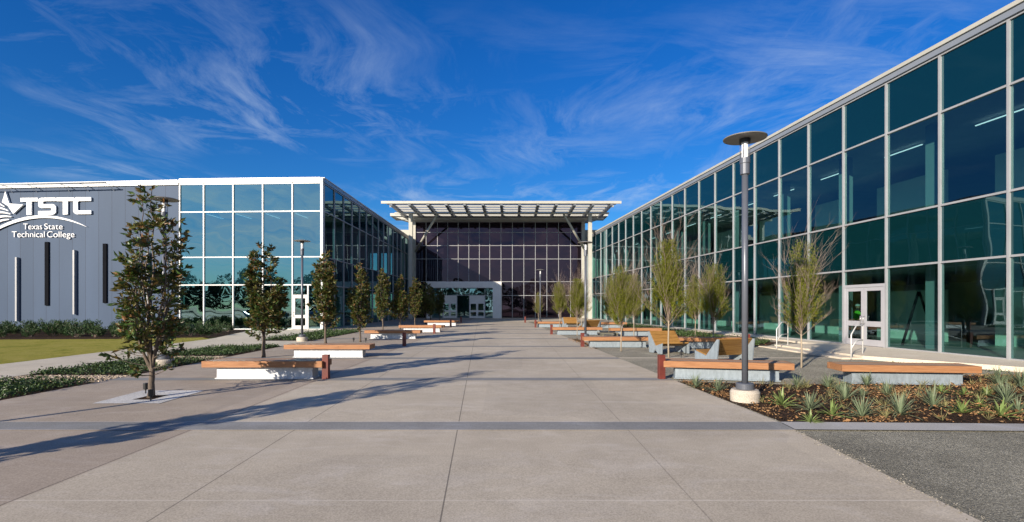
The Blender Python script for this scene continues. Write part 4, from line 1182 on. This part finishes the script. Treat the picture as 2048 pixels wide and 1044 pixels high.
# parked cars beyond the left edge: seen only mirrored in the glass
def make_car(paint, label):
    r = thing('parked_car', (0,0,0), label, 'car', 'cars parked beyond the lawn')
    prof = [(-2.25, .35), (-2.3, .75), (-2.15, .98), (-1.35, 1.02), (-.75, 1.45), (.75, 1.5), (1.55, 1.05), (2.2, .95), (2.3, .7), (2.25, .35)]
    m = MB(); n = len(prof)
    def ring(y, s): return [(x, y, z if z < 1.0 else 1.0+(z-1.0)*s) for x, z in prof]
    vs = [(x, -.86+(.16 if z > 1.1 else 0), z) for x, z in prof]+[(x, .86-(.16 if z > 1.1 else 0), z) for x, z in prof]
    m.add(vs, [tuple(range(n)), tuple(range(2*n-1, n-1, -1))]+[(i, (i+1) % n, (i+1) % n+n, i+n) for i in range(n)])
    m.build('body', paint, r, bevel=.06)
    for s in (-1, 1):
        m = MB(); m.add([(-1.15, s*.84, 1.05), (1.3, s*.84, 1.05), (.65, s*.735, 1.42), (-.7, s*.735, 1.38)], [(0,1,2,3)]); m.build('side_window', M['black'], r)
    m = MB(); m.add([(1.5, -.68, 1.1), (1.5, .68, 1.1), (.82, .6, 1.49), (.82, -.6, 1.49)], [(0,1,2,3)]); m.build('windscreen', M['black'], r)
    for x in (-1.4, 1.42):
        for s in (-1, 1):
            m = MB(); m.tube([(x, s*.70, .33), (x, s*.90, .33)], .33, 20); w = m.build('wheel', M['tyre'], r)
            m = MB(); m.tube([(x, s*.9, .33), (x, s*.915, .33)], .2, 12); q = m.build('rim', M['steel'], None); q.parent = w
    for s in (-1, 1):
        m = MB(); m.box(2.2, 2.3, s*.62-.16, s*.62+.16, .68, .82); m.build('headlight', M['lens'], r)
    return r
for paint, x, y, rz, lb in (('car_w', -45, -4.5, 92, 'white parked car beyond the lawn, mirrored in the leftmost blue panes'),
                       ('car_d', -41.8, -4.2, 88, 'dark parked car beside the white one, mirrored in the blue glass'),
                       ('car_s', -34.5, -4.6, 90, 'silver parked car beyond the lawn, mirrored in the blue glass')):
    c = make_car(M[paint], lb); c.location = (x, y, G(y)+.01); c.rotation_euler = (0, 0, R(rz))
poly('parking_lane', [(-80, -10), (-30, -10), (-30, -1), (-80, -1)], .006, M['road'])
# wooded edge behind the camera
random.seed(9)
lf = MB()
for k in range(70):
    cx_ = -190+k*4.2+random.uniform(-1.5, 1.5); cy_ = -75+random.uniform(-6, 6); hh = random.uniform(8.5, 13.0); rr_ = random.uniform(3.2, 4.6)
    for j in range(330):
        a = random.uniform(0, 6.28); e = random.uniform(-1, 1); rad_ = rr_*random.uniform(.6, 1.05)
        p = Vector((cx_+math.cos(a)*math.sqrt(1-e*e)*rad_, cy_+math.sin(a)*math.sqrt(1-e*e)*rad_, hh*.55+e*hh*.45))
        leafquad(lf, p, Vector((random.uniform(-1, 1), random.uniform(-1, 1), random.uniform(-.5, 1))), random.uniform(.7, 1.5), random.uniform(.5, .9), random.uniform(.02, .98))
o = lf.build('wooded_edge', M['far_leaf']); tag(o, 'dark line of distant trees beyond the parking lot', 'trees', kind='stuff')

# ------------------------------------------------------------------ light, sky, camera
sd = Vector((-.6, -.8, math.tan(R(18.0)))).normalized()   # towards the sun
sun = bpy.data.lights.new('sun', 'SUN'); sun.energy = 5.0; sun.angle = R(.53); sun.color = (1.0, .885, .74)
so = bpy.data.objects.new('sun', sun); COL.objects.link(so)
so.rotation_euler = sd.to_track_quat('Z', 'Y').to_euler()
w = bpy.data.worlds.new('World'); sc.world = w; w.use_nodes = True
t = NT(w); bg = t.n['Background']
sky = t.node('ShaderNodeTexSky'); sky.sky_type = 'NISHITA'; sky.sun_disc = False
sky.sun_elevation = R(18.0); sky.sun_rotation = math.atan2(sd.x, sd.y)
sky.altitude = 100; sky.air_density = 1.0; sky.dust_density = .15; sky.ozone_density = 3.0
hs = t.node('ShaderNodeHueSaturation', ins={'Saturation': 1.3, 'Value': 1.0, 'Color': sky.outputs[0]}).outputs[0]
dirv = t.node('ShaderNodeTexCoord').outputs['Generated']
sp = t.node('ShaderNodeSeparateXYZ', ins={0: dirv}).outputs
hs = t.mix(1.0, hs, t.ramp(sp[2], [(.0, (.30, .56, .80)), (.16, (.28, .56, .82)), (.45, (.24, .60, .95))]), 'MULTIPLY')
zz = t.math('MAXIMUM', sp[2], .06)
px = t.math('DIVIDE', sp[0], zz); py = t.math('DIVIDE', sp[1], zz)
pv = t.node('ShaderNodeCombineXYZ', ins={0: px, 1: py, 2: 3.7}).outputs[0]
wr = t.node('ShaderNodeTexNoise', ins={'Vector': pv, 'Scale': .7, 'Detail': 2.0, 'Roughness': .5})
wv = t.node('ShaderNodeVectorMath', operation='MULTIPLY_ADD', ins={0: wr.outputs['Color'], 1: (.9, .7, 0), 2: pv}).outputs[0]
st = t.mapping(wv, (1.9, .62, 1), rot=(0, 0, R(12)), loc=(2.6, 1.3, 0))
n1 = t.noise(st, 1.3, 12, .66, .25)
st2 = t.mapping(wv, (.8, 2.0, 1), rot=(0, 0, R(-30)), loc=(3.1, 1.7, 0))
n3 = t.noise(st2, 1.05, 12, .68, .25)
rip = t.noise(t.mapping(wv, (5, 2.2, 1), rot=(0, 0, R(50))), 2.6, 8, .7)
n2 = t.noise(pv, .5, 3, .5)
south = t.math('MULTIPLY', sp[1], -1.0)
south = t.math('MULTIPLY', south, 1.0, True)
patch = t.math('MULTIPLY', t.math('ADD', t.math('SUBTRACT', n2, .40, True), t.math('MULTIPLY', south, .22)), 4.5, True)
c1 = t.math('MULTIPLY', t.math('SUBTRACT', t.math('ADD', n1, t.math('MULTIPLY', south, .17)), .48, True), 2.7, True)
c3 = t.math('MULTIPLY', t.math('SUBTRACT', n3, .51, True), 2.6, True)
cl = t.math('MULTIPLY', t.math('MAXIMUM', c1, c3), patch)
cl = t.math('MULTIPLY', cl, t.math('ADD', t.math('MULTIPLY', rip, 1.1), .40, True))
thin = t.math('ADD', t.math('MULTIPLY', t.math('SUBTRACT', sp[2], .36, True), -4.5), 1.0, True)
thin = t.math('MAXIMUM', thin, .22)
cl = t.math('MULTIPLY', cl, t.math('MAXIMUM', thin, south))
fade = t.math('MULTIPLY', t.math('SUBTRACT', sp[2], .01, True), 9, True)
cl = t.math('MULTIPLY', t.math('MULTIPLY', cl, fade), .85, True)
bk = t.noise(t.mapping(dirv, (2.2, 2.2, 11), rot=(0, R(10), 0), loc=(.4, .2, .15)), 1.5, 7, .62, 1.1)
bank = t.math('MULTIPLY', t.math('MULTIPLY', t.math('SUBTRACT', bk, .53, True), 7.0, True), t.math('MULTIPLY', south, 1.3, True))
bank = t.math('MULTIPLY', bank, t.math('SUBTRACT', 1.0, t.math('MULTIPLY', sp[2], 2.2), True))
cl = t.math('MAXIMUM', cl, t.math('MULTIPLY', bank, .8))
cc = t.mix(south, (3.6, 4.4, 5.6), (8.5, 8.6, 8.8))
hz = t.math('MULTIPLY', t.math('POWER', t.math('SUBTRACT', 1.0, t.math('ABSOLUTE', sp[2])), 9.0), t.math('MULTIPLY', south, .60, True), True)
hs = t.mix(hz, hs, (3.4, 4.2, 5.0))
col = t.mix(cl, hs, cc)
t.put(bg, 'Color', col); bg.inputs['Strength'].default_value = .095

cam = bpy.data.cameras.new('camera'); co = bpy.data.objects.new('camera', cam); COL.objects.link(co)
co.location = (0, 0, H); co.rotation_euler = (R(90), 0, 0)
cam.sensor_width = 36; cam.lens = 36*F/2048; cam.shift_y = (HY-522)/2048; cam.clip_end = 2000; cam.clip_start = .05
sc.camera = co
sc.view_settings.view_transform = 'Standard'; sc.view_settings.look = 'None'; sc.view_settings.gamma = 1
sc.view_settings.exposure = .68
for o in sc.objects:
    if '_o' in o: del o['_o']
sc.cycles.max_bounces = 8; sc.cycles.transparent_max_bounces = 12
